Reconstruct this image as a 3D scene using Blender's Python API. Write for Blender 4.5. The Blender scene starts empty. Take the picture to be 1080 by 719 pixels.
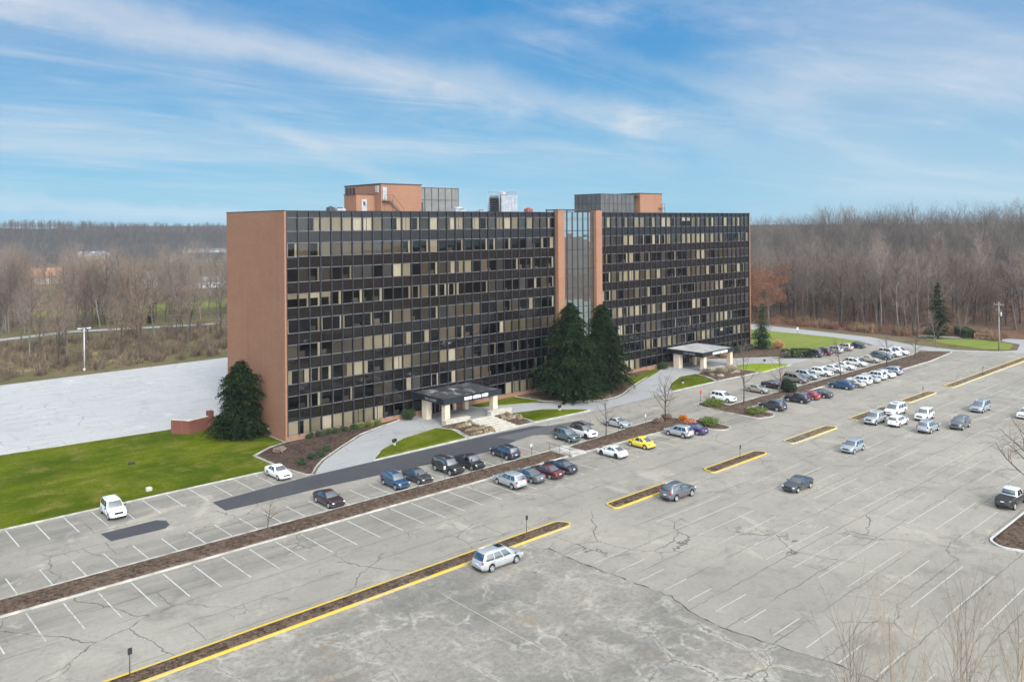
import bpy, bmesh, math, random
import numpy as np
from mathutils import Vector, Matrix, noise as mnoise

R = math.radians
sc = bpy.context.scene
col = sc.collection
random.seed(7)

# ------------------------------------------------------------------ camera
CAM = (-55.76, -111.76, 32.0)
YAW = 47.9                       # degrees from +x to the view axis
cam = bpy.data.objects.new('camera', bpy.data.cameras.new('camera'))
col.objects.link(cam)
cam.location = CAM
cam.data.sensor_width = 36.0
cam.data.lens = 36.0 * 858.0 / 1080.0
cam.data.shift_y = -(359.5 - 236.0) / 1080.0
cam.data.clip_start = 0.5
cam.data.clip_end = 12000
cam.matrix_world = (Matrix.Translation(CAM) @ Matrix.Rotation(R(YAW - 90), 4, 'Z')
                    @ Matrix.Rotation(R(90), 4, 'X') @ Matrix.Rotation(-0.0075, 4, 'Z'))
sc.camera = cam

# ------------------------------------------------------------------ sky and sun
SUN_EL, SUN_AZ = 31.0, -106.0      # azimuth of the sun measured from +x, counter-clockwise
sun_dir = Vector((math.cos(R(SUN_EL)) * math.cos(R(SUN_AZ)), math.cos(R(SUN_EL)) * math.sin(R(SUN_AZ)), math.sin(R(SUN_EL))))
world = bpy.data.worlds.new('World')
sc.world = world
world.use_nodes = True
wn, wl = world.node_tree.nodes, world.node_tree.links
wn.clear()
def wnode(t, **k):
    n = wn.new(t)
    for a, b in k.items(): setattr(n, a, b)
    return n
def wmath(op, a, b=None, clamp=False):
    n = wnode('ShaderNodeMath', operation=op, use_clamp=clamp)
    for i, v in enumerate((a, b)):
        if v is None: continue
        if isinstance(v, (int, float)): n.inputs[i].default_value = v
        else: wl.new(v, n.inputs[i])
    return n.outputs[0]
def wmix(f, a, b, blend='MIX'):
    n = wnode('ShaderNodeMix', data_type='RGBA', blend_type=blend)
    for i, v in ((0, f), (6, a), (7, b)):
        if isinstance(v, (int, float, tuple)): n.inputs[i].default_value = v
        else: wl.new(v, n.inputs[i])
    return n.outputs[2]
w_out = wnode('ShaderNodeOutputWorld')
w_bg = wnode('ShaderNodeBackground')
w_bg.inputs['Strength'].default_value = 0.13
sky = wnode('ShaderNodeTexSky', sky_type='NISHITA')
sky.sun_disc = False
sky.sun_elevation = R(SUN_EL)
sky.sun_rotation = R(90 - SUN_AZ)
sky.altitude = 200
sky.air_density = 1.0
sky.dust_density = 0.3
sky.ozone_density = 3.0
tc = wnode('ShaderNodeTexCoord')
sep = wnode('ShaderNodeSeparateXYZ'); wl.new(tc.outputs['Generated'], sep.inputs[0])
zz = wmath('ADD', wmath('MAXIMUM', sep.outputs[2], 0.0), 0.09)
# project the sky direction on a high flat layer: clouds get smaller and closer towards the horizon
comb = wnode('ShaderNodeCombineXYZ')
wl.new(wmath('DIVIDE', sep.outputs[0], zz), comb.inputs[0])
wl.new(wmath('DIVIDE', sep.outputs[1], zz), comb.inputs[1])
def cloud(rot, scale, loc, nscale, detail, rough, dist, lo, hi):
    m = wnode('ShaderNodeMapping')
    m.inputs['Rotation'].default_value = (0, 0, R(rot)); m.inputs['Scale'].default_value = scale; m.inputs['Location'].default_value = loc
    wl.new(comb.outputs[0], m.inputs[0])
    n = wnode('ShaderNodeTexNoise')
    n.inputs['Scale'].default_value = nscale; n.inputs['Detail'].default_value = detail
    n.inputs['Roughness'].default_value = rough; n.inputs['Distortion'].default_value = dist
    wl.new(m.outputs[0], n.inputs['Vector'])
    r = wnode('ShaderNodeMapRange', interpolation_type='SMOOTHSTEP')
    r.inputs[1].default_value = lo; r.inputs[2].default_value = hi
    wl.new(n.outputs[0], r.inputs[0])
    return r.outputs[0]
c_big = cloud(12, (0.42, 0.90, 1), (3.1, 1.7, 0), 0.50, 8, 0.60, 0.5, 0.46, 0.78)
c_wisp = cloud(20, (0.42, 1.15, 1), (7.4, 2.2, 0), 1.25, 9, 0.66, 0.8, 0.44, 0.82)
c_veil = cloud(0, (0.5, 0.5, 1), (1.0, 5.0, 0), 0.35, 4, 0.55, 0.0, 0.42, 0.80)
# long streaks of cirrus lying along great circles of the sky, torn by the noise above
wob = wnode('ShaderNodeTexNoise'); wob.inputs['Scale'].default_value = 5.0; wob.inputs['Detail'].default_value = 6; wob.inputs['Roughness'].default_value = 0.6
wl.new(tc.outputs['Generated'], wob.inputs['Vector'])
wob_v = wmath('MULTIPLY', wmath('SUBTRACT', wob.outputs[0], 0.5), 0.085)
def wramp(v, a, b, lo=0.0, hi=1.0):
    r = wnode('ShaderNodeMapRange', interpolation_type='SMOOTHSTEP')
    for i, q in ((1, a), (2, b), (3, lo), (4, hi)): r.inputs[i].default_value = q
    wl.new(v, r.inputs[0]); return r.outputs[0]
def wdot(v):
    n = wnode('ShaderNodeVectorMath', operation='DOT_PRODUCT'); n.inputs[1].default_value = v
    wl.new(tc.outputs['Generated'], n.inputs[0]); return n.outputs['Value']
def streak(normal, mid, reach, width, amount, tear=0.6):
    off = wmath('ABSOLUTE', wmath('ADD', wdot(normal), wob_v))
    core = wramp(off, 0.0, width, 1.0, 0.0)
    along = wramp(wdot(Vector(mid).normalized()), math.cos(reach), math.cos(reach * 0.55))
    torn = wmath('ADD', wmath('MULTIPLY', c_wisp, tear), 1.0 - tear)
    return wmath('MULTIPLY', wmath('MULTIPLY', core, along), wmath('MULTIPLY', torn, amount))
cl = wmath('MULTIPLY', wmath('ADD', wmath('MULTIPLY', c_big, 0.62), wmath('MULTIPLY', c_wisp, 0.36)), wramp(sep.outputs[2], 0.0, 0.10, 0.35, 1.0))
cl = wmath('ADD', cl, wmath('MULTIPLY', c_veil, 0.12))
for args in (((-0.0404, 0.2451, -0.9687), (0.47, 0.85, 0.20), 0.62, 0.032, 0.72, 0.5), ((-0.0404, 0.2451, -0.9687), (0.35, 0.92, 0.24), 0.45, 0.085, 0.45, 0.75),
             ((-0.0972, 0.0519, -0.9939), (0.27, 0.96, 0.025), 0.26, 0.014, 0.50, 0.4), ((-0.2404, 0.2294, -0.9432), (0.50, 0.86, 0.085), 0.22, 0.018, 0.40, 0.5),
             ((-0.0245, 0.3144, -0.949), (0.78, 0.60, 0.18), 0.24, 0.022, 0.40, 0.7), ((0.2448, 0.0899, -0.9654), (0.66, 0.72, 0.235), 0.18, 0.02, 0.25, 0.8)):
    cl = wmath('ADD', cl, streak(*args))
bank = wmath('MULTIPLY', wramp(wmath('ADD', wdot((0.9489, 0.3016, 0.0925)), wmath('MULTIPLY', wob_v, 0.5)), math.cos(0.34), math.cos(0.05)), 0.24)
cl = wmath('ADD', cl, bank, True)
# thin cloud shines where it lies towards the sun
vd = wnode('ShaderNodeVectorMath', operation='DOT_PRODUCT'); vd.inputs[1].default_value = sun_dir
wl.new(tc.outputs['Generated'], vd.inputs[0])
glow = wmath('POWER', wmath('MAXIMUM', wmath('MULTIPLY', wmath('ADD', vd.outputs['Value'], 1.0), 0.5), 0.0), 5.0)
hs = wnode('ShaderNodeHueSaturation'); hs.inputs['Saturation'].default_value = 1.12; hs.inputs['Value'].default_value = 1.0
wl.new(sky.outputs[0], hs.inputs['Color'])
# the air over the horizon is a clear pale blue, deeper higher up
gr = wnode('ShaderNodeMapRange', interpolation_type='SMOOTHSTEP'); gr.inputs[1].default_value = 0.0; gr.inputs[2].default_value = 0.27
wl.new(sep.outputs[2], gr.inputs[0])
grad = wmix(gr.outputs[0], (1.45, 3.25, 4.6, 1), (0.24, 1.68, 3.75, 1))
base = wmix(0.92, hs.outputs[0], grad)
low = wramp(sep.outputs[2], 0.0, 0.32, 2.8, 1.0)                    # brightest low down, under the sun
bright = wmath('ADD', wmath('MULTIPLY', wmath('MULTIPLY', glow, low), 30.0), 4.9)
cc = wnode('ShaderNodeVectorMath', operation='SCALE'); cc.inputs[0].default_value = (0.97, 1.0, 1.03)
wl.new(bright, cc.inputs['Scale'])
ov = wnode('ShaderNodeMapRange', interpolation_type='SMOOTHSTEP'); ov.inputs[1].default_value = 0.30; ov.inputs[2].default_value = 0.62
wl.new(sep.outputs[2], ov.inputs[0])
cl = wmath('MAXIMUM', wmath('MULTIPLY', cl, 0.88), wmath('MULTIPLY', ov.outputs[0], 0.72))   # unseen white overcast overhead, added to neutralise the blue fill light
gl2 = wmath('POWER', wmath('MAXIMUM', vd.outputs['Value'], 0.0), 2.0)
cl = wmath('MAXIMUM', cl, wmath('MULTIPLY', gl2, 0.95))                                        # and a bright veil round the sun
skyc = wmix(cl, base, cc.outputs[0])
wl.new(skyc, w_bg.inputs['Color'])
wl.new(w_bg.outputs[0], w_out.inputs[0])

sun = bpy.data.objects.new('sun', bpy.data.lights.new('sun', 'SUN'))
col.objects.link(sun)
sun.data.energy = 1.75
sun.data.angle = R(10)            # sun behind thin high cloud: soft shadows
sun.data.color = (1.0, 0.955, 0.89)
sun.rotation_euler = sun_dir.to_track_quat('Z', 'Y').to_euler()
sun.location = (0, -60, 120)

sc.view_settings.view_transform = 'Standard'
sc.view_settings.look = 'None'
sc.view_settings.exposure = 0.36
sc.view_settings.gamma = 1.0
sc.view_settings.use_curve_mapping = False
sc.render.engine = 'CYCLES'
sc.cycles.use_denoising = True
sc.cycles.max_bounces = 6
sc.cycles.diffuse_bounces = 2
sc.cycles.glossy_bounces = 3
sc.cycles.transparent_max_bounces = 12
sc.cycles.transmission_bounces = 4
sc.cycles.volume_bounces = 0
sc.cycles.sample_clamp_indirect = 6.0

# ------------------------------------------------------------------ helpers
class MB:
    """collects faces, builds ONE mesh object"""
    def __init__(s): s.v, s.f, s.m, s.sm = [], [], [], []
    def face(s, pts, mi=0, smooth=False):
        i = len(s.v); s.v.extend([tuple(p) for p in pts]); s.f.append(tuple(range(i, i + len(pts)))); s.m.append(mi); s.sm.append(smooth)
    def box(s, a, b, mi=0):
        (x0, y0, z0), (x1, y1, z1) = a, b
        i = len(s.v)
        s.v += [(x0,y0,z0),(x1,y0,z0),(x1,y1,z0),(x0,y1,z0),(x0,y0,z1),(x1,y0,z1),(x1,y1,z1),(x0,y1,z1)]
        for q in ((0,3,2,1),(4,5,6,7),(0,1,5,4),(1,2,6,5),(2,3,7,6),(3,0,4,7)):
            s.f.append(tuple(i + k for k in q)); s.m.append(mi); s.sm.append(False)
    def bevbox(s, a, b, e, mi=0):
        # a box with chamfered vertical and top edges
        (x0, y0, z0), (x1, y1, z1) = a, b
        def ring(d, z, c):
            X0, Y0, X1, Y1 = x0 + d, y0 + d, x1 - d, y1 - d
            return [(X0+c,Y0,z),(X1-c,Y0,z),(X1,Y0+c,z),(X1,Y1-c,z),(X1-c,Y1,z),(X0+c,Y1,z),(X0,Y1-c,z),(X0,Y0+c,z)]
        rs = [ring(0, z0, e), ring(0, z1 - e, e), ring(e, z1, e * 0.6)]
        s.loft(rs, mi, cap0=True, cap1=True)
    def loft(s, rings, mi=0, closed=True, cap0=False, cap1=False, smooth=False):
        i = len(s.v); n = len(rings[0])
        for r in rings: s.v.extend([tuple(p) for p in r])
        for a in range(len(rings) - 1):
            for k in range(n if closed else n - 1):
                k2 = (k + 1) % n
                s.f.append((i+a*n+k, i+a*n+k2, i+(a+1)*n+k2, i+(a+1)*n+k)); s.m.append(mi); s.sm.append(smooth)
        if cap0: s.f.append(tuple(i + k for k in reversed(range(n)))); s.m.append(mi); s.sm.append(False)
        if cap1: s.f.append(tuple(i + (len(rings)-1)*n + k for k in range(n))); s.m.append(mi); s.sm.append(False)
    def tube(s, p0, p1, r0, r1, n=8, mi=0, cap=True, smooth=True):
        p0, p1 = Vector(p0), Vector(p1)
        d = (p1 - p0).normalized()
        u = d.orthogonal().normalized(); w = d.cross(u)
        s.loft([[p + (u * math.cos(2*math.pi*k/n) + w * math.sin(2*math.pi*k/n)) * r for k in range(n)] for p, r in ((p0, r0), (p1, r1))],
               mi, cap0=cap, cap1=cap, smooth=smooth)
    def lathe(s, prof, n=16, mi=0, axis='z', c=(0,0,0), smooth=True):
        rings = []
        for r, h in prof:
            ring = []
            for k in range(n):
                a = 2*math.pi*k/n
                if axis == 'z': p = (c[0]+r*math.cos(a), c[1]+r*math.sin(a), c[2]+h)
                else: p = (c[0]+r*math.sin(a), c[1]+h, c[2]+r*math.cos(a))
                ring.append(p)
            rings.append(ring)
        s.loft(rings, mi, smooth=smooth, cap0=True, cap1=True)
    def blob(s, c, r, mi=0, nu=10, nv=7, jit=0.0, seed=0):
        rnd = random.Random(seed)
        rings = []
        for a in range(nv + 1):
            t = math.pi * a / nv
            rings.append([(c[0]+r[0]*math.sin(t)*math.cos(2*math.pi*k/nu)*(1+jit*rnd.uniform(-1,1)),
                           c[1]+r[1]*math.sin(t)*math.sin(2*math.pi*k/nu)*(1+jit*rnd.uniform(-1,1)),
                           c[2]-r[2]*math.cos(t)*(1+jit*rnd.uniform(-1,1)*.5)) for k in range(nu)])
        s.loft(rings, mi, smooth=(jit == 0))
    def build(s, name, mats, parent=None):
        me = bpy.data.meshes.new(name)
        me.from_pydata(s.v, [], s.f)
        if not isinstance(mats, (list, tuple)): mats = [mats]
        for m in mats: me.materials.append(m)
        me.polygons.foreach_set('material_index', s.m)
        me.polygons.foreach_set('use_smooth', s.sm)
        me.update()
        return link(name, me, parent)

def link(name, me, parent=None):
    o = bpy.data.objects.new(name, me)
    col.objects.link(o)
    if parent: o.parent = parent
    return o
def empty(name, loc=(0,0,0), rz=0.0):
    o = bpy.data.objects.new(name, None)
    o.empty_display_size = 0.3
    col.objects.link(o); o.location = loc; o.rotation_euler = (0, 0, rz)
    return o
def tag(o, label=None, cat=None, group=None, kind=None):
    if label: o['label'] = label
    if cat: o['category'] = cat
    if group: o['group'] = group
    if kind: o['kind'] = kind
    return o
def copy_tree(o, kids, parent=None):
    c = o.copy(); col.objects.link(c)
    if parent: c.parent = parent
    for ch in kids.get(o.name, ()): copy_tree(ch, kids, c)
    return c
def kids_of(root):
    d = {}
    def walk(o, all_objs):
        ch = [x for x in all_objs if x.parent == o]
        d[o.name] = ch
        for c in ch: walk(c, all_objs)
    walk(root, list(col.objects))
    return d
def np_mesh(name, V, F, mats, parent=None, smooth=False):
    """mesh from numpy arrays; F is (n,3) or (n,4)"""
    me = bpy.data.meshes.new(name)
    k = F.shape[1]
    me.vertices.add(len(V)); me.vertices.foreach_set('co', V.astype(np.float32).ravel())
    me.loops.add(F.size); me.loops.foreach_set('vertex_index', F.astype(np.int32).ravel())
    me.polygons.add(len(F))
    me.polygons.foreach_set('loop_start', np.arange(0, F.size, k, dtype=np.int32))
    me.polygons.foreach_set('loop_total', np.full(len(F), k, dtype=np.int32))
    if smooth: me.polygons.foreach_set('use_smooth', np.ones(len(F), dtype=bool))
    if not isinstance(mats, (list, tuple)): mats = [mats]
    for m in mats: me.materials.append(m)
    me.update(calc_edges=True)
    return link(name, me, parent)

# ------------------------------------------------------------------ materials
class NT:
    def __init__(s, name):
        s.mat = bpy.data.materials.new(name); s.mat.use_nodes = True
        s.n, s.l = s.mat.node_tree.nodes, s.mat.node_tree.links
        s.n.clear()
        s.out = s.n.new('ShaderNodeOutputMaterial')
        s.tc = None
    def node(s, t, ins=None, **k):
        n = s.n.new(t)
        for a, b in k.items(): setattr(n, a, b)
        for a, b in (ins or {}).items(): s.set(n.inputs[a], b)
        return n
    def set(s, sock, v):
        if isinstance(v, bpy.types.NodeSocket): s.l.new(v, sock)
        else: sock.default_value = v
    def coord(s, kind='Object'):
        if s.tc is None: s.tc = s.n.new('ShaderNodeTexCoord')
        return s.tc.outputs[kind]
    def math(s, op, a, b=0.0, clamp=False):
        n = s.n.new('ShaderNodeMath'); n.operation = op; n.use_clamp = clamp
        s.set(n.inputs[0], a); s.set(n.inputs[1], b)
        return n.outputs[0]
    def noise(s, scale, detail=4, rough=0.55, dist=0.0, vec=None, stretch=None):
        v = vec if vec is not None else s.coord()
        if stretch:
            v = s.node('ShaderNodeMapping', {'Vector': v, 'Scale': stretch}).outputs[0]
        n = s.node('ShaderNodeTexNoise', {'Vector': v, 'Scale': scale, 'Detail': detail, 'Roughness': rough, 'Distortion': dist})
        return n.outputs[0]
    def ramp(s, v, lo, hi, a=0.0, b=1.0):
        n = s.node('ShaderNodeMapRange', {0: v, 1: lo, 2: hi, 3: a, 4: b}, interpolation_type='SMOOTHSTEP')
        return n.outputs[0]
    def mix(s, f, a, b, blend='MIX'):
        n = s.n.new('ShaderNodeMix'); n.data_type = 'RGBA'; n.blend_type = blend
        c4 = lambda c: (*c, 1.0) if isinstance(c, tuple) and len(c) == 3 else c
        s.set(n.inputs[0], f); s.set(n.inputs[6], c4(a)); s.set(n.inputs[7], c4(b))
        return n.outputs[2]
    def principled(s, color, rough=0.6, spec=0.5, metal=0.0, coat=0.0, bump=None, bump_d=0.02, **extra):
        p = s.n.new('ShaderNodeBsdfPrincipled')
        s.set(p.inputs['Base Color'], (*color, 1.0) if isinstance(color, tuple) and len(color) == 3 else color)
        s.set(p.inputs['Roughness'], rough); s.set(p.inputs['Specular IOR Level'], spec)
        s.set(p.inputs['Metallic'], metal); s.set(p.inputs['Coat Weight'], coat)
        for k, v in extra.items(): s.set(p.inputs[k], v)
        if bump is not None:
            b = s.node('ShaderNodeBump', {'Height': bump, 'Distance': bump_d, 'Strength': 1.0})
            s.l.new(b.outputs[0], p.inputs['Normal'])
        s.l.new(p.outputs[0], s.out.inputs[0])
        return s.mat
def mix3(a, b, t): return tuple(x + (y - x) * t for x, y in zip(a, b))
def plain(name, c, rough=0.6, spec=0.4, metal=0.0, coat=0.0, var=0.18, scale=1.5, **ex):
    t = NT(name)
    f = t.noise(scale, 5, 0.6)
    cc = t.mix(t.ramp(f, 0.25, 0.75), tuple(v * (1 - var) for v in c), tuple(min(1, v * (1 + var)) for v in c))
    return t.principled(cc, rough, spec, metal, coat, **ex)

def asphalt(name, light, dark, stain, crack=1.0, scale=1.0, seam=True, band=True, patchy=0.5, grit=0.28, rust=None, pale=None):
    t = NT(name)
    co = t.coord()
    big = t.noise(0.035 * scale, 8, 0.68)
    mid = t.noise(0.22 * scale, 10, 0.74, 0.9)
    streak = t.noise(0.5, 8, 0.7, 0.2, stretch=(0.10, 1.0, 1.0))
    fine = t.noise(9.0, 3, 0.6)
    c = t.mix(t.ramp(big, 0.3, 0.7), dark, light)
    c = t.mix(t.math('MULTIPLY', t.ramp(mid, 0.48, 0.72), patchy), c, stain)
    c = t.mix(t.math('MULTIPLY', t.ramp(streak, 0.50, 0.74), 0.35), c, stain)
    blot = t.ramp(t.noise(0.75, 7, 0.65), 0.62, 0.72)
    c = t.mix(t.math('MULTIPLY', blot, 0.35), c, tuple(v * 0.62 for v in stain))
    if band:
        sepn = t.node('ShaderNodeSeparateXYZ', {0: co})
        y = t.math('ADD', sepn.outputs[1], t.math('MULTIPLY', t.math('SUBTRACT', mid, 0.5), 3.0))
        tot = None
        for y0, y1 in ((-18.5, -12.0), (-30.5, -25.0), (-40.2, -34.0)):
            b = t.math('MULTIPLY', t.ramp(y, y0 - .8, y0 + 1.2), t.ramp(y, y1 - 1.0, y1 + .8, 1.0, 0.0))
            tot = b if tot is None else t.math('ADD', tot, b)
        c = t.mix(t.math('MULTIPLY', t.math('MULTIPLY', tot, t.ramp(streak, 0.3, 0.6)), 0.40), c, tuple(v * 0.72 for v in stain))
    c = t.mix(t.math('MULTIPLY', t.ramp(t.noise(2.2, 8, 0.8), 0.40, 0.66), grit), c, tuple(v * 0.62 for v in dark))
    if rust is not None:
        rr_ = t.math('MULTIPLY', t.ramp(t.noise(0.13, 7, 0.72, 0.8), 0.57, 0.66), 0.55)
        c = t.mix(rr_, c, rust)
    c = t.mix(t.math('MULTIPLY', t.ramp(fine, 0.35, 0.65), 0.16), c, tuple(v * 0.6 for v in dark))
    # cracks: edges of warped cells, in patches, in two sizes
    def cracks(sc_, wid, lo, hi, warp):
        nv = t.node('ShaderNodeTexNoise', {'Vector': co, 'Scale': sc_ * 2.4, 'Detail': 5.0, 'Roughness': 0.6})
        wv = t.node('ShaderNodeVectorMath', {0: nv.outputs['Color'], 'Scale': warp / sc_}, operation='SCALE')
        av = t.node('ShaderNodeVectorMath', {0: co, 1: wv.outputs[0]}, operation='ADD')
        vo = t.node('ShaderNodeTexVoronoi', {'Vector': av.outputs[0], 'Scale': sc_}, feature='DISTANCE_TO_EDGE')
        line = t.ramp(vo.outputs['Distance'], wid * sc_ * .35, wid * sc_, 1.0, 0.0)
        return t.math('MULTIPLY', line, t.ramp(t.noise(sc_ * .55, 3, 0.5), lo, hi))
    k = t.math('MAXIMUM', cracks(0.13, 0.065, 0.46, 0.60, 0.30), t.math('MULTIPLY', cracks(0.45, 0.045, 0.55, 0.68, 0.4), 0.7))
    if pale is not None:
        pk = t.math('MAXIMUM', cracks(0.13, 0.36, 0.46, 0.60, 0.30), t.math('MULTIPLY', cracks(0.40, 0.22, 0.50, 0.64, 0.4), 0.8))
        c = t.mix(t.math('MULTIPLY', t.math('MULTIPLY', pk, t.ramp(t.noise(1.6, 6, .75), .35, .6)), 0.75), c, pale)
    if seam:
        br = t.node('ShaderNodeTexBrick', {'Vector': t.node('ShaderNodeVectorMath', {0: co, 1: t.node('ShaderNodeVectorMath', {0: t.node('ShaderNodeTexNoise', {'Vector': co, 'Scale': 0.6, 'Detail': 4.0}).outputs['Color'], 'Scale': 0.55}, operation='SCALE').outputs[0]}, operation='ADD').outputs[0],
             'Scale': 1.0, 'Mortar Size': 0.045, 'Mortar Smooth': 0.6, 'Brick Width': 31.0, 'Row Height': 3.75, 'Bias': 0.0})
        k = t.math('MAXIMUM', k, t.math('MULTIPLY', br.outputs['Fac'], t.ramp(t.noise(0.12, 3, 0.5), 0.36, 0.52)))
    c = t.mix(t.math('MULTIPLY', k, 0.74 * crack), c, (0.06, 0.056, 0.05))
    return t.principled(c, 0.88, 0.25, bump=t.math('SUBTRACT', t.math('MULTIPLY', fine, 0.25), k), bump_d=0.012)

def brick_mat(name, c1, c2, mortar):
    t = NT(name)
    co = t.coord()
    s = t.node('ShaderNodeSeparateXYZ', {0: co})
    v = t.node('ShaderNodeCombineXYZ', {0: t.math('ADD', s.outputs[0], s.outputs[1]), 1: s.outputs[2]})
    b = t.node('ShaderNodeTexBrick', {'Vector': v.outputs[0], 'Color1': (*c1, 1), 'Color2': (*c2, 1), 'Mortar': (*mortar, 1), 'Scale': 1.0,
               'Mortar Size': 0.012, 'Brick Width': 0.42, 'Row Height': 0.135, 'Bias': 0.0})
    big = t.noise(0.16, 5, 0.6, stretch=(1, 1, 1.6)); strk = t.noise(0.8, 4, 0.6, stretch=(1, 1, .06))
    c = t.mix(t.math('MULTIPLY', t.ramp(big, 0.3, 0.75), 0.30), b.outputs['Color'], tuple(v_ * 0.72 for v_ in c1))
    c = t.mix(t.math('MULTIPLY', t.ramp(strk, 0.52, 0.75), 0.22), c, tuple(v_ * 0.6 for v_ in c1))
    return t.principled(c, 0.85, 0.2, bump=t.math('MULTIPLY', b.outputs['Fac'], -1.0), bump_d=0.008)

def glass_mat(name, tint, ior, gtint=(0.95, 0.98, 1.0), base=None):
    """tinted glazing: reflects by its angle, lets the room behind show through its tint (or is backed by an opaque base)"""
    t = NT(name)
    fr = t.node('ShaderNodeFresnel', {'IOR': ior})
    gl = t.node('ShaderNodeBsdfGlossy', {'Color': (*gtint, 1), 'Roughness': 0.012})
    if base is None: b = t.node('ShaderNodeBsdfTransparent', {'Color': (*tint, 1)})
    else: b = t.node('ShaderNodeBsdfDiffuse', {'Color': (*base, 1)})
    m = t.node('ShaderNodeMixShader', {0: fr.outputs[0], 1: b.outputs[0], 2: gl.outputs[0]})
    t.l.new(m.outputs[0], t.out.inputs[0])
    return t.mat

def grass_mat(name, a, b, dry, dryness=0.35):
    t = NT(name)
    big = t.noise(0.09, 5, 0.6); mid = t.noise(0.35, 9, 0.75, .6); fine = t.noise(4, 6, 0.75)
    mow = t.noise(0.5, 3, 0.5, stretch=(0.08, 1.0, 1.0))
    c = t.mix(t.ramp(big, 0.32, 0.68), a, b)
    c = t.mix(t.math('MULTIPLY', t.ramp(mid, 0.45, 0.75), dryness), c, dry)
    c = t.mix(t.math('MULTIPLY', t.ramp(mow, 0.45, 0.62), 0.28), c, tuple(v * 0.65 for v in a))
    c = t.mix(t.math('MULTIPLY', t.ramp(fine, 0.42, 0.64), 0.45), c, tuple(v * 0.5 for v in a))
    return t.principled(c, 0.95, 0.02, bump=t.math('ADD', fine, mid), bump_d=0.05)

M = {}
M['lot'] = asphalt('aged_asphalt', (0.345, 0.318, 0.268), (0.245, 0.228, 0.194), (0.145, 0.136, 0.118), patchy=0.62, rust=(0.42, 0.385, 0.31))
M['lot_old'] = asphalt('old_stained_asphalt', (0.310, 0.285, 0.238), (0.150, 0.142, 0.128), (0.41, 0.38, 0.32), crack=0.8, scale=1.5, seam=False, band=False, patchy=0.85, grit=0.5, rust=(0.22, 0.165, 0.10), pale=(0.42, 0.395, 0.34))
M['lot_left'] = asphalt('pale_concrete_lot', (0.440, 0.440, 0.430), (0.385, 0.386, 0.382), (0.29, 0.292, 0.29), crack=0.75, seam=True, band=False, patchy=0.75, rust=(0.52, 0.52, 0.51))
M['fresh'] = asphalt('dark_patched_asphalt', (0.068, 0.068, 0.074), (0.052, 0.052, 0.058), (0.09, 0.09, 0.092), crack=0.25, seam=False, band=False, patchy=0.5)
M['fresh_mid'] = asphalt('grey_patched_asphalt', (0.11, 0.11, 0.115), (0.09, 0.09, 0.095), (0.15, 0.15, 0.15), crack=0.4, seam=False, band=False, patchy=0.5)
M['road'] = asphalt('road_asphalt', (0.36, 0.36, 0.35), (0.31, 0.31, 0.305), (0.25, 0.25, 0.245), crack=0.4, seam=False, band=False)
M['drive'] = asphalt('concrete_drive', (0.345, 0.345, 0.34), (0.30, 0.30, 0.298), (0.24, 0.24, 0.238), crack=0.4, seam=True, band=False, patchy=0.35)
M['kerb'] = plain('concrete_kerb', (0.37, 0.355, 0.32), 0.85, 0.2, var=0.35, scale=0.7)
def painted(name, c, under, wear=0.5):
    t = NT(name)
    w = t.ramp(t.noise(1.3, 6, 0.7), wear, wear + 0.16)
    w2 = t.ramp(t.noise(0.07, 3, 0.5), 0.35, 0.7, 0.2, 1.0)
    return t.principled(t.mix(t.math('MULTIPLY', w, w2), c, under), 0.7, 0.3)
M['yellow'] = painted('yellow_kerb_paint', (0.56, 0.39, 0.035), (0.36, 0.32, 0.22), 0.41)
M['yellow_worn'] = painted('worn_yellow_kerb_paint', (0.55, 0.42, 0.11), (0.40, 0.38, 0.32), 0.40)
M['line'] = painted('worn_white_paint', (0.50, 0.50, 0.47), (0.30, 0.285, 0.25), 0.41)
M['line_faint'] = painted('nearly_gone_white_paint', (0.42, 0.41, 0.38), (0.29, 0.27, 0.235), 0.39)
def mulch_mat(name, a, b):
    t = NT(name)
    f = t.noise(2.6, 6, 0.8); g_ = t.noise(0.4, 4, 0.6)
    c = t.mix(t.ramp(f, 0.40, 0.62), tuple(v * .7 for v in a), tuple(v * 1.25 for v in b))
    c = t.mix(t.math('MULTIPLY', t.ramp(g_, 0.45, 0.7), 0.4), c, tuple(v * 1.35 for v in b))
    return t.principled(c, 0.95, 0.1, bump=f, bump_d=0.10)
M['mulch'] = mulch_mat('bark_mulch', (0.054, 0.036, 0.025), (0.120, 0.084, 0.060))
M['mulch_tan'] = mulch_mat('faded_mulch', (0.090, 0.066, 0.040), (0.170, 0.130, 0.085))
M['mulch_dark'] = mulch_mat('dark_bark_mulch', (0.040, 0.026, 0.020), (0.085, 0.058, 0.045))
M['lawn'] = grass_mat('lawn_grass', (0.048, 0.078, 0.003), (0.112, 0.136, 0.006), (0.205, 0.165, 0.050), 0.8)
M['lawn_far'] = grass_mat('far_lawn_grass', (0.17, 0.215, 0.045), (0.20, 0.235, 0.06), (0.26, 0.235, 0.10), 0.5)
M['lawn_yellow'] = grass_mat('yellow_green_lawn', (0.17, 0.25, 0.012), (0.22, 0.28, 0.02), (0.24, 0.23, 0.04))
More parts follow.
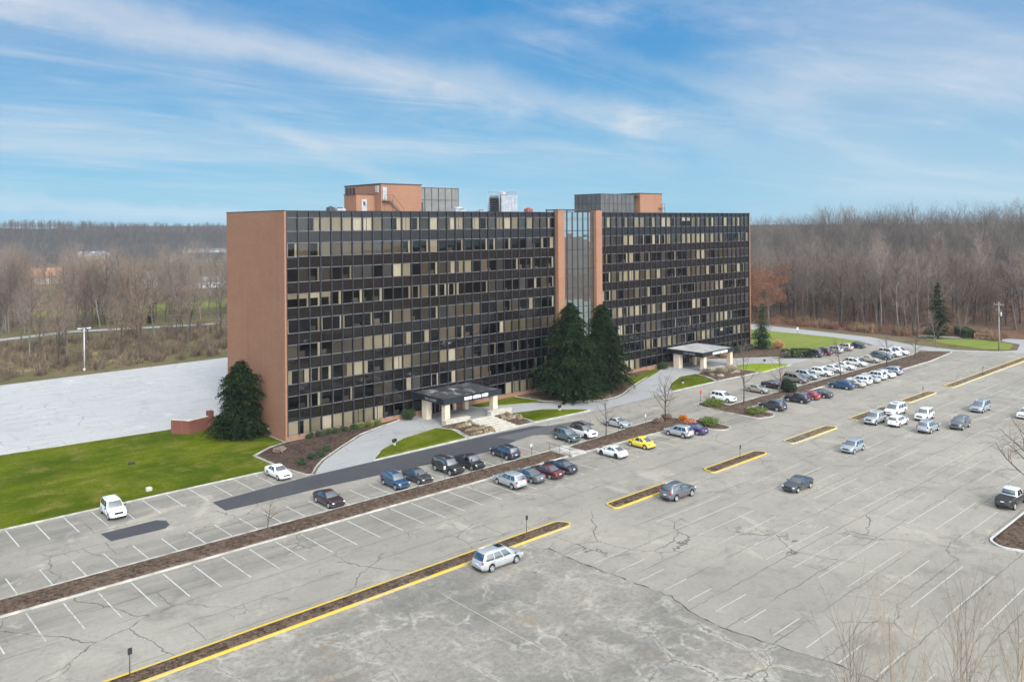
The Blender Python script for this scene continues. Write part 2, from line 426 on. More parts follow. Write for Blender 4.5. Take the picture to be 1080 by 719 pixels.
# ------------------------------------------------------------------ terrain, roads, lots
def sstep(a, b, x):
    t = np.clip((x - a) / (b - a), 0, 1)
    return t * t * (3 - 2 * t)
FX, FY = math.cos(R(YAW)), math.sin(R(YAW))
def height(x, y):
    """ground height away from the level site"""
    x = np.asarray(x, float); y = np.asarray(y, float)
    z = np.full(np.broadcast(x, y).shape, -0.08)
    # wooded hill beyond the road on the right
    s = x - 186 - np.maximum(0, y - 90) * 0.9
    z = z + 16.0 * sstep(0, 185, s) * sstep(-150, -70, y)
    # shallow valley on the left, then the long far ridge
    d = (x - CAM[0]) * 0.30 + (y - CAM[1]) * 0.954
    left = sstep(120, 60, s)
    z = z + left * (-3.0 * sstep(270, 420, d) + 30.0 * sstep(1150, 1650, d) + 6.0 * sstep(1150, 1650, d) * np.sin(x * 0.006 + 1.0))
    # land falls away behind the viewpoint
    b = -((x - CAM[0]) * FX + (y - CAM[1]) * FY)
    z = z - 30.0 * sstep(35, 330, b) - 55.0 * sstep(400, 2000, b)
    z = z - 60.0 * sstep(160, 900, -y)
    return z
def hz(x, y): return float(height(x, y))
gx = np.unique(np.concatenate([80 + 260 * np.sinh(np.linspace(-3.6, 3.6, 150)) / 1.2]))
gy = np.unique(np.concatenate([60 + 260 * np.sinh(np.linspace(-3.6, 3.6, 150)) / 1.2]))
GX, GY = np.meshgrid(gx, gy)
GZ = height(GX, GY)
nx_, ny_ = len(gx), len(gy)
idx = np.arange(nx_ * ny_).reshape(ny_, nx_)
Fq = np.stack([idx[:-1, :-1], idx[:-1, 1:], idx[1:, 1:], idx[1:, :-1]], -1).reshape(-1, 4)
t = NT('rough_ground')
big = t.noise(0.02, 5, 0.6); mid = t.noise(0.25, 6, 0.65); fine = t.noise(2.5, 4, 0.65)
sepg = t.node('ShaderNodeSeparateXYZ', {0: t.coord()})
meadow = t.mix(t.ramp(big, 0.35, 0.65), (0.115, 0.105, 0.045), (0.17, 0.135, 0.075))
meadow = t.mix(t.ramp(mid, 0.5, 0.7), meadow, (0.085, 0.085, 0.030))
litter = t.mix(t.ramp(mid, 0.35, 0.7), (0.150, 0.085, 0.055), (0.21, 0.125, 0.085))
litter = t.mix(t.math('MULTIPLY', t.ramp(big, 0.45, 0.7), 0.5), litter, (0.12, 0.10, 0.075))
gc = t.mix(t.ramp(t.math('ADD', t.math('SUBTRACT', sepg.outputs[0], t.math('MAXIMUM', t.math('MULTIPLY', t.math('SUBTRACT', sepg.outputs[1], 110.0), 1.1), 0.0)), t.math('MULTIPLY', mid, 8.0)), 172, 184), meadow, litter)
gc = t.mix(t.ramp(sepg.outputs[1], 520, 1000), gc, (0.050, 0.046, 0.040))
gc = t.mix(t.math('MULTIPLY', t.ramp(fine, 0.45, 0.7), 0.45), gc, (0.045, 0.036, 0.025))
t.principled(gc, 0.95, 0.08, bump=t.math('ADD', mid, fine), bump_d=0.25)
M['ground'] = t.mat
g = np_mesh('ground', np.stack([GX, GY, GZ], -1).reshape(-1, 3), Fq, M['ground'], smooth=True)
tag(g, kind='structure')

def sheet(name, pts, z, mat):
    m = MB(); m.face([(x, y, z) for x, y in pts])
    o = m.build(name, mat); tag(o, kind='structure'); return o
def rounded(pts, r=1.0, n=5):
    out = []; N = len(pts)
    for i in range(N):
        p, a, b = Vector(pts[i]), Vector(pts[i - 1]), Vector(pts[(i + 1) % N])
        da, db = (a - p), (b - p)
        rr = min(r, da.length * 0.45, db.length * 0.45)
        pa, pb = p + da.normalized() * rr, p + db.normalized() * rr
        for k in range(n + 1):
            u = k / n
            out.append(tuple((pa * (1 - u) ** 2 + p * 2 * u * (1 - u) + pb * u * u)))
    return out
def ccw(pts):
    a = sum(pts[i - 1][0] * pts[i][1] - pts[i][0] * pts[i - 1][1] for i in range(len(pts)))
    return list(pts) if a > 0 else list(reversed(pts))
def inset(pts, d):
    out = []; N = len(pts)
    for i in range(N):
        p, a, b = Vector(pts[i]), Vector(pts[i - 1]), Vector(pts[(i + 1) % N])
        e1, e2 = (p - a).normalized(), (b - p).normalized()
        n1, n2 = Vector((-e1.y, e1.x)), Vector((-e2.y, e2.x))
        n = (n1 + n2); n = n.normalized() if n.length > 1e-4 else n1
        out.append(tuple(p + n * d / max(0.45, n.dot(n1))))
    return out
def bed(name, pts, mat, kerb=None, kw=0.20, h=0.15, rad=0.8, crown=0.0, z0=-0.02):
    """raised bed or island: kerb ring with the filling inside"""
    src = ccw(pts); rr = max(rad, 0.05)
    p = rounded(src, rr)
    q = rounded(inset(src, kw), max(rr - kw, 0.04))
    m = MB()
    if kerb:
        m.loft([[(x, y, z0) for x, y in p], [(x, y, h) for x, y in p], [(x, y, h) for x, y in q], [(x, y, h - 0.09) for x, y in q]], 1)
    else:
        m.loft([[(x, y, z0) for x, y in p], [(x, y, h - 0.03) for x, y in q]], 0)
    if crown:
        q2 = rounded(inset(src, kw + 0.35), max(rr - kw - 0.35, 0.04))
        m.loft([[(x, y, h - 0.04) for x, y in q], [(x, y, h - 0.04 + crown) for x, y in q2]], 0)
        m.face([(x, y, h - 0.04 + crown) for x, y in q2], 0)
    else:
        m.face([(x, y, h - 0.03) for x, y in q], 0)
    o = m.build(name, [mat, kerb or mat]); tag(o, kind='structure'); return o

sheet('parking_lot', [(-170, -150), (196, -150), (182, -60), (166, -46), (158, -36), (155, -20), (150, -13.6), (122.5, -13.6), (122.5, -17), (-5.2, -17.0), (-5.6, -11.2), (-170, -11.2)], 0.0, M['lot'])
sheet('old_pavement', [(-170, -150), (1.0, -150), (0.7, -92), (0.9, -84), (0.0, -78.6), (-0.6, -75), (-0.2, -72), (0.9, -69), (0.6, -64), (0.3, -58), (0.5, -54.5), (-2, -52.2), (-22, -52.1), (-38, -51.9), (-170, -52.0)], 0.012, M['lot_old'])
sheet('driveway', [(-4.9, -17.4), (-2.6, -14.4), (-0.5, -12.2), (4.6, -8.3), (10.5, -4.1), (16.1, -1.9), (20, -0.2), (34, -0.2), (39.3, -3.4), (44.6, -6.4), (49, -10.5), (54, -13.8), (58, -14.2), (61, -13.2), (68, -9.8), (75.4, -6.6), (84, -3.2), (90, -0.2), (103, -0.2), (108.9, -5.0), (114, -8), (117.8, -10.8), (122.9, -16.9), (122.9, -18.2), (48, -18.2), (24, -17.6)], 0.016, M['drive'])
sheet('dark_lane', [(-18.5, -18.4), (-10, -17.6), (-4.9, -17.25), (24, -17.7), (33, -18.4), (34.5, -20.0), (30, -21.8), (17.7, -24.6), (9.0, -23.6), (-5.8, -22.4), (-15.4, -22.3), (-18.5, -22.1)], 0.028, M['fresh'])
sheet('grey_lane_patch', [(24, -19.5), (34, -19.9), (41, -21), (40.5, -24.6), (33, -25.2), (29, -22.4), (25, -22.8)], 0.040, M['fresh_mid'])
sheet('small_dark_patch', [(-30.9, -19.9), (-25.3, -19.8), (-24.5, -20.7), (-24.7, -22.2), (-25.4, -23.0), (-30.7, -22.7)], 0.028, M['fresh'])
sheet('side_parking_lot', [(-120, 29), (-32.6, 21.7), (-9.5, 19.6), (-3.5, 16.5), (0, 20.8), (10, 24), (80, 26), (80, 84), (25.7, 82.0), (-22.4, 80.6), (-120, 82)], 0.0, M['lot_left'])
sheet('far_road', [(120, 128), (150, 100), (166, 60), (171, 23), (169.5, 5), (168, -11.6), (162, -24), (160.3, -36), (167, -46.5), (161, -42), (155.5, -32), (153.8, -18.4), (159, -12), (161, -4), (160.5, 16), (156, 55), (141, 93), (113, 120)], 0.014, M['road'])
sheet('exit_road', [(164, -43), (170, -46.5), (181, -44), (186, -36), (178, -20), (180.5, -19), (189, -35), (194, -48), (206, -80), (199, -80), (188, -50), (180, -50), (168, -52)], 0.020, M['road'])
sheet('valley_road', [(-60, 152), (-24, 151), (10.6, 161), (51.8, 148), (110, 138), (110, 143), (52, 153), (11, 166), (-24, 156), (-60, 157)], 0.03, M['road'])

# lawns and planting beds
lw = [(-170, -11.6), (-6.6, -11.6), (-6.8, -3.7), (-3.2, -1.2), (-0.35, -0.35), (-0.35, 20.3), (-3.4, 16.2), (-9.7, 19.4), (-32.6, 21.4), (-120, 28.6), (-170, 33)]
bed('lawn', lw, M['lawn'], M['kerb'], 0.16, 0.13, 0.3)
bed('far_lawn', [(122, -12.6), (135, -13.4), (149, -13.2), (153.2, -17.4), (158.4, -11.6), (160.4, -4), (160, 16), (155.4, 54), (140, 92), (100, 90), (100, 24), (126, 22), (126, 3), (131, -2), (130, -8)], M['lawn_far'], M['kerb'], 0.15, 0.12, 0.8)
bed('planting_bed_mulch', [(-6.7, -3.9), (-6.5, -11.5), (-5.6, -16.6), (-4.9, -16.9), (-2.8, -14.2), (-0.7, -12.0), (4.4, -8.1), (10.3, -3.9), (16.0, -1.7), (19.8, -0.4), (19.8, -0.1), (0.0, -0.1), (-3.2, -1.3)], M['mulch_dark'], M['kerb'], 0.14, 0.14, 0.35, 0.12)
bed('entrance_lawn', [(3.9, -17.2), (7.8, -13.3), (13.1, -10.7), (20.6, -9.0), (22.0, -12), (20.6, -17.1)], M['lawn'], M['kerb'], 0.2, 0.16, 0.6, 0.2)
bed('entrance_lawn', [(35.2, -9.9), (41.5, -11.6), (47.4, -17.6), (34.6, -17.0)], M['lawn'], M['kerb'], 0.2, 0.16, 0.6, 0.2)
bed('wall_side_lawn', [(34.6, -0.12), (45, -0.12), (46.2, -5.4), (44.4, -6.0), (39.3, -3.9), (35.2, -2.4)], M['lawn'], None, 0.12, 0.14, 0.4)
bed('conifer_bed_mulch', [(45.2, -0.12), (84.0, -0.12), (84.2, -2.9), (75.4, -6.3), (68, -9.5), (61, -12.9), (58, -13.8), (54, -13.4), (49, -10.1), (46.4, -6.8)], M['mulch'], M['kerb'], 0.15, 0.14, 0.6, 0.15)
bed('wall_side_lawn', [(70, -7.6), (72, -5.0), (84.5, -1.3), (84.8, -2.9), (75.6, -6.2), (70.5, -8.2)], M['lawn'], None, 0.1, 0.34, 0.4)
bed('entrance_lawn', [(69.7, -17.9), (71.5, -15.5), (75.4, -13), (82.1, -10.1), (87.4, -10.5), (86.2, -14.5), (84, -18)], M['lawn'], M['kerb'], 0.2, 0.16, 0.6, 0.2)
bed('rock_bed_mulch', [(87.7, -10.5), (98, -11.0), (98.7, -18.7), (84.4, -18.0), (86.5, -14.4)], M['mulch'], M['kerb'], 0.2, 0.15, 0.6, 0.25)
bed('entrance_lawn', [(99.0, -11.2), (102.8, -10.6), (107.3, -12.4), (111, -16.1), (112.1, -18.8), (99.1, -19.2)], M['lawn_yellow'], M['kerb'], 0.2, 0.16, 0.6, 0.15)
bed('rock_bed_mulch', [(20.9, -9.1), (26.3, -9.4), (26.0, -17.1), (20.9, -17.1), (22.3, -12)], M['mulch'], M['kerb'], 0.2, 0.15, 0.6, 0.35)
bed('rock_bed_mulch', [(31.4, -9.6), (35.0, -9.8), (34.3, -17.0), (31.0, -17.0)], M['mulch'], M['kerb'], 0.2, 0.15, 0.6, 0.35)
bed('corner_bed_mulch', [(103.4, -0.12), (125.2, -0.12), (125.6, 3.5), (131, 2), (130, -7.5), (121.8, -11.9), (117.9, -10.3), (114, -7.6), (109, -4.6)], M['mulch'], M['kerb'], 0.15, 0.14, 0.6, 0.12)

# the long mulched strips between the rows, and their kerbs
bed('parking_strip', [(-170, -34.0), (-170, -30.2), (25.0, -30.2), (24.8, -34.0)], M['mulch'], M['kerb'], 0.22, 0.15, 0.2, 0.12)
bed('parking_strip', [(28.0, -34.2), (27.6, -30.6), (38, -29.9), (46, -29.2), (52.0, -29.2), (54.6, -33.0), (55.1, -37.6), (54.4, -40.6), (52.3, -41.0), (51.0, -39.4), (50.6, -35.0)], M['mulch'], M['kerb'], 0.22, 0.15, 0.7, 0.12)
bed('parking_strip', [(62.4, -40.4), (62.3, -33.5), (63.0, -28.3), (64.8, -26.8), (66.6, -27.4), (67.4, -31.6), (145, -31.6), (151.6, -30.4), (156, -36.8), (139, -38.2), (121.8, -38.2), (119.5, -35.2), (67.6, -35.2), (67.3, -40.6), (65.4, -41.3)], M['mulch'], M['kerb'], 0.22, 0.15, 0.7, 0.12)
YB = (-52.0, -50.0)
for k, (x0, x1, mm) in enumerate([(-80, 6.9, 'yellow'), (13.6, 25.4, 'yellow'), (32.6, 46.0, 'yellow'), (52.4, 66.4, 'yellow_worn'), (72.4, 85.4, 'yellow_worn'), (91.6, 104.2, 'yellow_worn'), (111.0, 163, 'yellow_worn')]):
    sl = -0.8 * max(0, (x0 - 50)) / 60
    bed('island', [(x0, YB[0] + sl + .35), (x0 + .5, YB[0] + sl), (x1 - .6, YB[0] + sl), (x1, YB[0] + sl + .6), (x1 - .7, YB[1] + sl), (x0 + .3, YB[1] + sl)], M['mulch'] if k < 3 else M['mulch_tan'], M[mm], 0.20, 0.16, 0.7, 0.10)
bed('corner_island', [(32.6, -84.6), (33.8, -83.2), (60, -83.0), (70, -90), (60, -110), (44, -104), (34.4, -90)], M['mulch'], painted('white_kerb_paint', (0.50, 0.50, 0.47), (0.34, 0.33, 0.30), .5), 0.22, 0.16, 1.2, 0.1)

sheet('verge', [(166.5, -40.5), (170, -29), (177, -21.5), (185, -36), (180.5, -42.6), (170, -45)], -.02, M['lawn_far'])
# the open seam where the old pavement meets the newer lot
m = MB(); sm_pts = [(0.5, -54.5), (0.3, -58), (0.6, -64), (0.9, -69), (-0.2, -72), (-0.6, -75), (0.0, -78.6), (0.9, -84), (0.7, -92), (1.0, -150)]
rq = random.Random(8); pp = []
for (xa, ya), (xb, yb) in zip(sm_pts, sm_pts[1:]):
    n_ = max(2, int(abs(yb - ya) / .5))
    for i_ in range(n_): pp.append((xa + (xb - xa) * i_ / n_ + rq.gauss(0, .07), ya + (yb - ya) * i_ / n_, max(.0, rq.gauss(.030, .03))))
for a_, b_ in zip(pp, pp[1:]): m.face([(a_[0] - a_[2], a_[1], .018), (a_[0] + a_[2], a_[1], .018), (b_[0] + b_[2], b_[1], .018), (b_[0] - b_[2], b_[1], .018)][::-1])
tag(m.build('pavement_seam', plain('open_tar_seam', (.055, .05, .045), .9, .1)), kind='structure')
# painted stall lines
m = MB()
def line(x0, y0, x1, y1, w=0.11, z=0.009):
    d = Vector((x1 - x0, y1 - y0)).normalized(); n = Vector((-d.y, d.x)) * w / 2
    N = max(1, int(math.hypot(x1 - x0, y1 - y0) / 1.5))
    m.face([(x0 + n.x, y0 + n.y, z), (x0 - n.x, y0 - n.y, z), (x1 - n.x, y1 - n.y, z), (x1 + n.x, y1 + n.y, z)][::-1])
rl = random.Random(3)
for k in range(-30, 13): line(-38 + 2.76 * k, -11.9, -37.9 + 2.76 * k, -17.6 - rl.random() * .3)
for k in range(-30, 31):
    x = -37.7 + 2.76 * k
    if x < 24 or 27.5 < x < 44: line(x, -25.5, x + .1, -30.0)
for k in range(-20, 34):
    x = -40.6 + 2.77 * k
    if x < 24 or 29 < x < 50: line(x, -34.4, x + .1, -40.7)
for k in range(0, 20):
    line(68.2 + 2.74 * k, -35.6, 68.2 + 2.74 * k, -41.2); 
for k in range(0, 29): line(68.2 + 2.74 * k, -26.0, 68.2 + 2.74 * k, -31.4)
for k in range(0, 10): line(122.4 + 2.74 * k, -14.0, 122.4 + 2.74 * k, -19.2)
o = m.build('stall_lines', M['line']); tag(o, kind='structure')
m = MB()
for x0, x1 in ((0.9, 6.2), (13.5, 26.1), (32.6, 45.0), (51.5, 64), (70.5, 83), (89.5, 102), (108.5, 121)):
    for k in range(0, 17):
        y = -57.3 - 2.64 * k
        if x0 > 30 and y < -82 and x0 < 70: continue
        e = rl.random() * 1.5
        line(x0 + rl.random() * .6, y, x1 - e, y)
# faded lines left on the old pavement
for x, y0, y1 in ((-13.2, -55.5, -69),): line(x, y0, x, y1, 0.06, 0.016)

o = m.build('stall_lines', M['line_faint']); tag(o, kind='structure')
# ------------------------------------------------------------------ the office building
M['brick'] = brick_mat('orange_brown_brick', (0.250, 0.122, 0.073), (0.290, 0.148, 0.092), (0.27, 0.175, 0.125))
M['brick_red'] = brick_mat('red_brick', (0.135, 0.045, 0.032), (0.165, 0.060, 0.042), (0.17, 0.10, 0.08))
M['spandrel'] = glass_mat('dark_spandrel_glass', None, 1.47, base=(0.0105, 0.0085, 0.0080))
M['pane'] = glass_mat('bronze_tinted_glass', (0.66, 0.645, 0.61), 1.47)
M['mirror'] = glass_mat('mirrored_atrium_glass', None, 7.0, (0.86, 0.98, 0.97), base=(0.022, 0.026, 0.026))
M['bronze'] = plain('dark_bronze_frame', (0.020, 0.022, 0.028), 0.32, 0.6, 0.0, 0.0, .1)
M['alu'] = plain('grey_aluminium', (0.17, 0.17, 0.175), 0.45, 0.5, 0.2, var=.12)
def blind_mat(name, c, pleat=0.22):
    t = NT(name)
    s = t.node('ShaderNodeSeparateXYZ', {0: t.coord()})
    w = t.math('SINE', t.math('MULTIPLY', s.outputs[0], 21.0))
    v = t.ramp(t.noise(0.9, 3, 0.5, stretch=(3, 1, .2)), 0.3, 0.7)
    cc = t.mix(t.math('MULTIPLY', t.ramp(w, -1.0, 1.0), pleat), c, tuple(k * 0.62 for k in c))
    cc = t.mix(t.math('MULTIPLY', v, 0.25), cc, tuple(k * 0.75 for k in c))
    sn = t.node('ShaderNodeVectorMath', {0: t.node('ShaderNodeVectorMath', {0: t.coord(), 1: (WXO, 0.0, -0.5)}, operation='SUBTRACT').outputs[0], 1: (1.868, 1000.0, 3.79)}, operation='SNAP')
    wnz = t.node('ShaderNodeTexWhiteNoise', {'Vector': sn.outputs[0]})
    h = t.node('ShaderNodeHueSaturation', {'Color': cc, 'Value': t.math('ADD', t.math('MULTIPLY', wnz.outputs['Value'], .62), .42), 'Saturation': t.math('ADD', t.math('MULTIPLY', wnz.outputs['Value'], -.4), 1.15)})
    return t.principled(h.outputs[0], 0.85, 0.2)
WXO = 0.12
M['cream'] = blind_mat('cream_blind', (0.74, 0.66, 0.49))
M['tan'] = blind_mat('tan_blind', (0.25, 0.20, 0.135))
M['dim'] = blind_mat('dim_brown_blind', (0.14, 0.118, 0.095))
M['grey_blind'] = blind_mat('grey_sheer_blind', (0.135, 0.135, 0.135), 0.1)
M['room'] = plain('dim_office_interior', (0.030, 0.027, 0.024), 0.9, 0.1)
M['roofing'] = plain('grey_roof_membrane', (0.26, 0.26, 0.255), 0.85, 0.2, var=.3, scale=.3)

BW, DEP, SH, WH = 1.868, 20.4, 3.79, 2.02
SILL = [0.80 + SH * k for k in range(9)]          # k = 0 is the ground floor
TOP = 34.1
ROWS_L = ["GGrCCCCCCGrCRGCGrCGCRGCCCGCTTl", "BTRTTTTTGTTRLRCLDBDDRRGRDDGDlr", "DtRtDRGGDGCCDTRtrrCLTDtLRDRDDR",
          "VWWWRDRDRDDRBTBBBlDDRGGDLGDlTR", "LDRLRLDRDRTTDtRGtTTTDDtRtDrDDR", "tDRDtttCCCDrDrDTTRDTDDrTTTTTTT",
          "lrBRDrClDCCCtttCCTGDGRDGRDDDLD", "DRBDLRDDttDrGDBDrTGTTDLDDDDlrD", "CrCCCCCCCDDDDDDDDDDDDDDCCCCCCC"]
ROWS_R = ["GrGGrGCCGrGCCRGVVCrGCrGGCGCrGG", "GGGGCCGRDrRRCGGCCCCCTCTrGDDRGr", "tltDRCDTRDDtDRDDttCCtDtTtttttt",
          "DRTrCCCTCTCtDRDDTTTTCDCRCttCBt", "CRCDtTTtrDDCtDRDDRtTTTCCDDRDDr", "DDCCRCClrCTCDDlDDCCDrTtttttttt",
          "DDDClRDGTTGDDRDDRDRDTTrCCRDDDt", "DDDDDDDRClCTCTTRDRTCCTDVDDCCTt", "CCCCCCCDDDDDDDDDDDDDttDDttDDtD"]
for r_ in ROWS_L + ROWS_R: assert len(r_) == 30, r_
WX = {0: 0.12, 1: 69.13}                          # where each wing's curtain wall begins
bld = empty('office_building', (62.5, 0, 0))
bld.location = (0, 0, 0)
tag(bld, 'long nine-storey office building with brick ends and dark ribbon windows', 'office building')
rb = random.Random(11)

# brick shell
m = MB()
m.box((-0.30, -0.28, -0.1), (0.0, DEP, TOP + .05), 0)
m.box((-0.34, -0.32, TOP + .05), (0.06, DEP + .04, TOP + .17), 1)
m.build('end_wall', [M['brick'], M['bronze']], bld)
m = MB()
m.box((125.2, -0.28, -0.1), (125.5, DEP, TOP + .05), 0)
m.box((125.14, -0.32, TOP + .05), (125.54, DEP + .04, TOP + .17), 1)
m.build('end_wall', [M['brick'], M['bronze']], bld)
m = MB(); m.box((0.0, DEP - .3, -0.1), (125.2, DEP, TOP), 0); m.build('rear_wall', M['brick'], bld)
m = MB()
m.box((0, -0.16, -0.1), (56.4, 0.1, 0.72), 0); m.box((69.1, -0.16, -0.1), (125.2, 0.1, 0.72), 0)
m.build('brick_base', M['brick'], bld)
m = MB(); m.box((0.0, 0.16, 33.55), (125.2, DEP - .3, 33.75), 0); m.build('roof', M['roofing'], bld)
m = MB()
m.box((0.06, -0.14, TOP + .02), (56.35, 0.26, TOP + .12), 0); m.box((69.15, -0.14, TOP + .02), (125.14, 0.26, TOP + .12), 0)
m.box((0.06, 0.10, 33.2), (56.35, 0.20, TOP + .02), 0); m.box((69.15, 0.10, 33.2), (125.14, 0.20, TOP + .02), 0)
m.build('parapet_cap', M['bronze'], bld)
for x0, x1 in ((56.4, 58.15), (67.35, 69.1)):
    m = MB(); m.box((x0, -0.95, -0.1), (x1, 0.4, TOP + .5), 0); m.box((x0 - .04, -0.99, TOP + .5), (x1 + .04, 0.44, TOP + .6), 1)
    m.build('pilaster', [M['brick'], M['bronze']], bld)

# floors, ceilings and the core behind the glass
m = MB()
for k in range(9):
    z = SILL[k] - 0.75
    m.box((0.02, 0.30, z - .3), (56.38, 9.0, z), 0); m.box((69.12, 0.30, z - .3), (125.18, 9.0, z), 0)
m.box((0.02, 9.0, 0), (125.18, 9.2, 33.5), 0)
for x in (0.02, 56.3, 69.12, 125.1): m.box((x, 0.3, 0), (x + .08, 9.0, 33.4), 0)
for k in range(9):
    for w in (0, 1):
        x = WX[w]
        while True:
            x += BW * rb.choice((2, 3, 3, 4, 5))
            if x > WX[w] + 55: break
            m.box((x - .05, 0.32, SILL[k] - .75), (x + .05, 8.9, SILL[k] + WH + .6), 0)
m.build('interior', M['room'], bld)

# spandrel bands: panel by panel, each with its own tiny tilt
def panel(mb, x0, x1, z0, z1, y, mi, tilt=0.0016):
    a, b = rb.gauss(0, tilt), rb.gauss(0, tilt)
    w, h = (x1 - x0) / 2, (z1 - z0) / 2
    dy = lambda sx, sz: y + sx * a * w + sz * b * h
    mb.face([(x0, dy(-1, -1), z0), (x1, dy(1, -1), z0), (x1, dy(1, 1), z1), (x0, dy(-1, 1), z1)], mi)
for w in (0, 1):
    for k in range(9):
        z0 = SILL[k] + WH; z1 = SILL[k + 1] if k < 8 else TOP
        m = MB()
        for b in range(30):
            x0 = WX[w] + b * BW
            panel(m, x0 + .02, x0 + BW - .02, z0 + .05, z1 - (.05 if k < 8 else .0), -0.02, 0)
        xe = WX[w] + 30 * BW
        m.box((WX[w], -0.045, z0 - .03), (xe, 0.02, z0 + .045), 1)
        if k < 8: m.box((WX[w], -0.05, z1 - .045), (xe, 0.02, z1 + .03), 1)
        m.box((WX[w], 0.08, z0), (xe, 0.2, z1), 2)
        m.build('spandrel_band', [M['spandrel'], M['alu'], M['room']], bld)
    m = MB(); m.box((WX[w], -0.05, SILL[0] - .08), (WX[w] + 30 * BW, 0.02, SILL[0] + .03), 0); m.build('ground_sill', M['alu'], bld)
# mullions
for w in (0, 1):
    for b in range(31):
        x = WX[w] + b * BW
        m = MB(); m.box((x - .055, -0.24, 0.70), (x + .055, 0.06, TOP + .06), 0)
        m.build('mullion', M['bronze'], bld)
# windows and what hangs in them
def blinds(mb, x0, x1, z0, z1, code, y=0.16):
    W = x1 - x0
    def q(a, b, mi, c=0.0, d=1.0, dy=0.0):
        mb.face([(x0 + a * W, y + dy, z0 + c * (z1 - z0)), (x0 + b * W, y + dy, z0 + c * (z1 - z0)), (x0 + b * W, y + dy, z0 + d * (z1 - z0)), (x0 + a * W, y + dy, z0 + d * (z1 - z0))], mi)
    j = rb.uniform(-.06, .06)
    if code == 'C':
        if rb.random() < .3:
            g_ = rb.uniform(.3, .7); q(0.02, g_ - .03, 0); q(g_ + .03, .98, 0)
        else: q(0.02, 0.98, 0)
    elif code == 'T': q(0.02, 0.98, 1)
    elif code == 't': q(0.02, 0.98, 2)
    elif code == 'G': q(0.02, 0.98, 3)
    elif code == 'r': q(0.5 + j, 0.98, 0); (q(0.02, .42, 2) if rb.random() < .3 else None)
    elif code == 'l': q(0.02, 0.46 + j, 0)
    elif code == 'R': q(0.78 + j, 0.98, 0); (q(.02, .7, 2, 0, .35, .3) if rb.random() < .3 else None)
    elif code == 'L': q(0.02, 0.2 + j, 0)
    elif code == 'B': q(0.02, 0.2 + j, 0); q(.8 + j, .98, 0)
    elif code == 'V': q(0.02, 0.98, 0, .62, 1.0); q(.02, .1, 0)
    elif code == 'W': q(0.02, 0.98, 0, .62, 1.0); q(.82, .98, 0, 0, .62)
    elif code == 'D' and rb.random() < .45: q(rb.uniform(.02, .4), rb.uniform(.5, .98), rb.choice((2, 2, 1)), 0, rb.uniform(.15, .45), .5)
BL = [M['cream'], M['tan'], M['dim'], M['grey_blind']]
big = MB(); bigb = MB()
for w, rows in ((0, ROWS_L), (1, ROWS_R)):
    for r_, codes in enumerate(rows):
        k = 8 - r_
        for b, code in enumerate(codes):
            x0 = WX[w] + b * BW + .055; x1 = x0 + BW - .11
            z0, z1 = SILL[k] + .03, SILL[k] + WH - .03
            if w == 0 and b < 11:
                m = MB(); panel(m, x0, x1, z0, z1, -0.01, 0)
                wo = m.build('window', M['pane'], bld)
                m = MB(); blinds(m, x0, x1, z0, z1, code)
                if m.f: m.build('blind', BL, wo)
            else:
                panel(big, x0, x1, z0, z1, -0.01, 0); blinds(bigb, x0, x1, z0, z1, code)
wo = big.build('window', M['pane'], bld); wo['kind'] = 'stuff'
bo = bigb.build('blind', BL, wo); bo['kind'] = 'stuff'
# tall mirrored stair glazing between the pilasters
m = MB()
CB = (67.35 - 58.15) / 6
for k in range(9):
    for b in range(6):
        x0 = 58.15 + b * CB
        zs = [0.2 + k * SH, 0.2 + k * SH + 2.5, 0.2 + (k + 1) * SH] if k < 8 else [0.2 + k * SH, 0.2 + k * SH + 2.1, TOP + .1]
        panel(m, x0 + .03, x0 + CB - .03, zs[0] + .03, zs[1] - .03, -0.1, 0, .0022)
        panel(m, x0 + .03, x0 + CB - .03, zs[1] + .03, zs[2] - .03, -0.1, 0, .0022)
gz = m.build('stair_glazing', M['mirror'], bld)
m = MB()
for k in range(10):
    z = 0.2 + k * SH if k < 9 else TOP + .1
    m.box((58.15, -0.14, z - .06), (67.35, -0.02, z + .06), 0)
    if k < 9: m.box((58.15, -0.125, z + 2.46), (67.35, -0.02, z + 2.52), 0)
m.box((58.15, -0.02, 0), (67.35, 0.02, TOP), 0)
m.build('transom', M['bronze'], gz)
for b in range(7):
    x = 58.15 + b * CB
    m = MB(); m.box((x - .05, -0.26, 0), (x + .05, -0.03, TOP + .15), 0); m.build('mullion', M['bronze'], gz)

# entrance doors behind the canopies
for x0 in (26.0, 94.5):
    m = MB()
    m.box((x0 - .1, -0.32, 0), (x0 + 5.1, -0.22, 3.1), 0)
    for k in range(6): m.box((x0 - .1 + k, -0.40, 0), (x0 + .02 + k, -0.32, 3.05), 1)
    m.box((x0 - .1, -0.40, 2.3), (x0 + 5.1, -0.325, 2.42), 1); m.box((x0 - .1, -0.40, 3.0), (x0 + 5.1, -0.325, 3.1), 1)
    m.build('entrance_door', [M['spandrel'], M['alu']], bld)

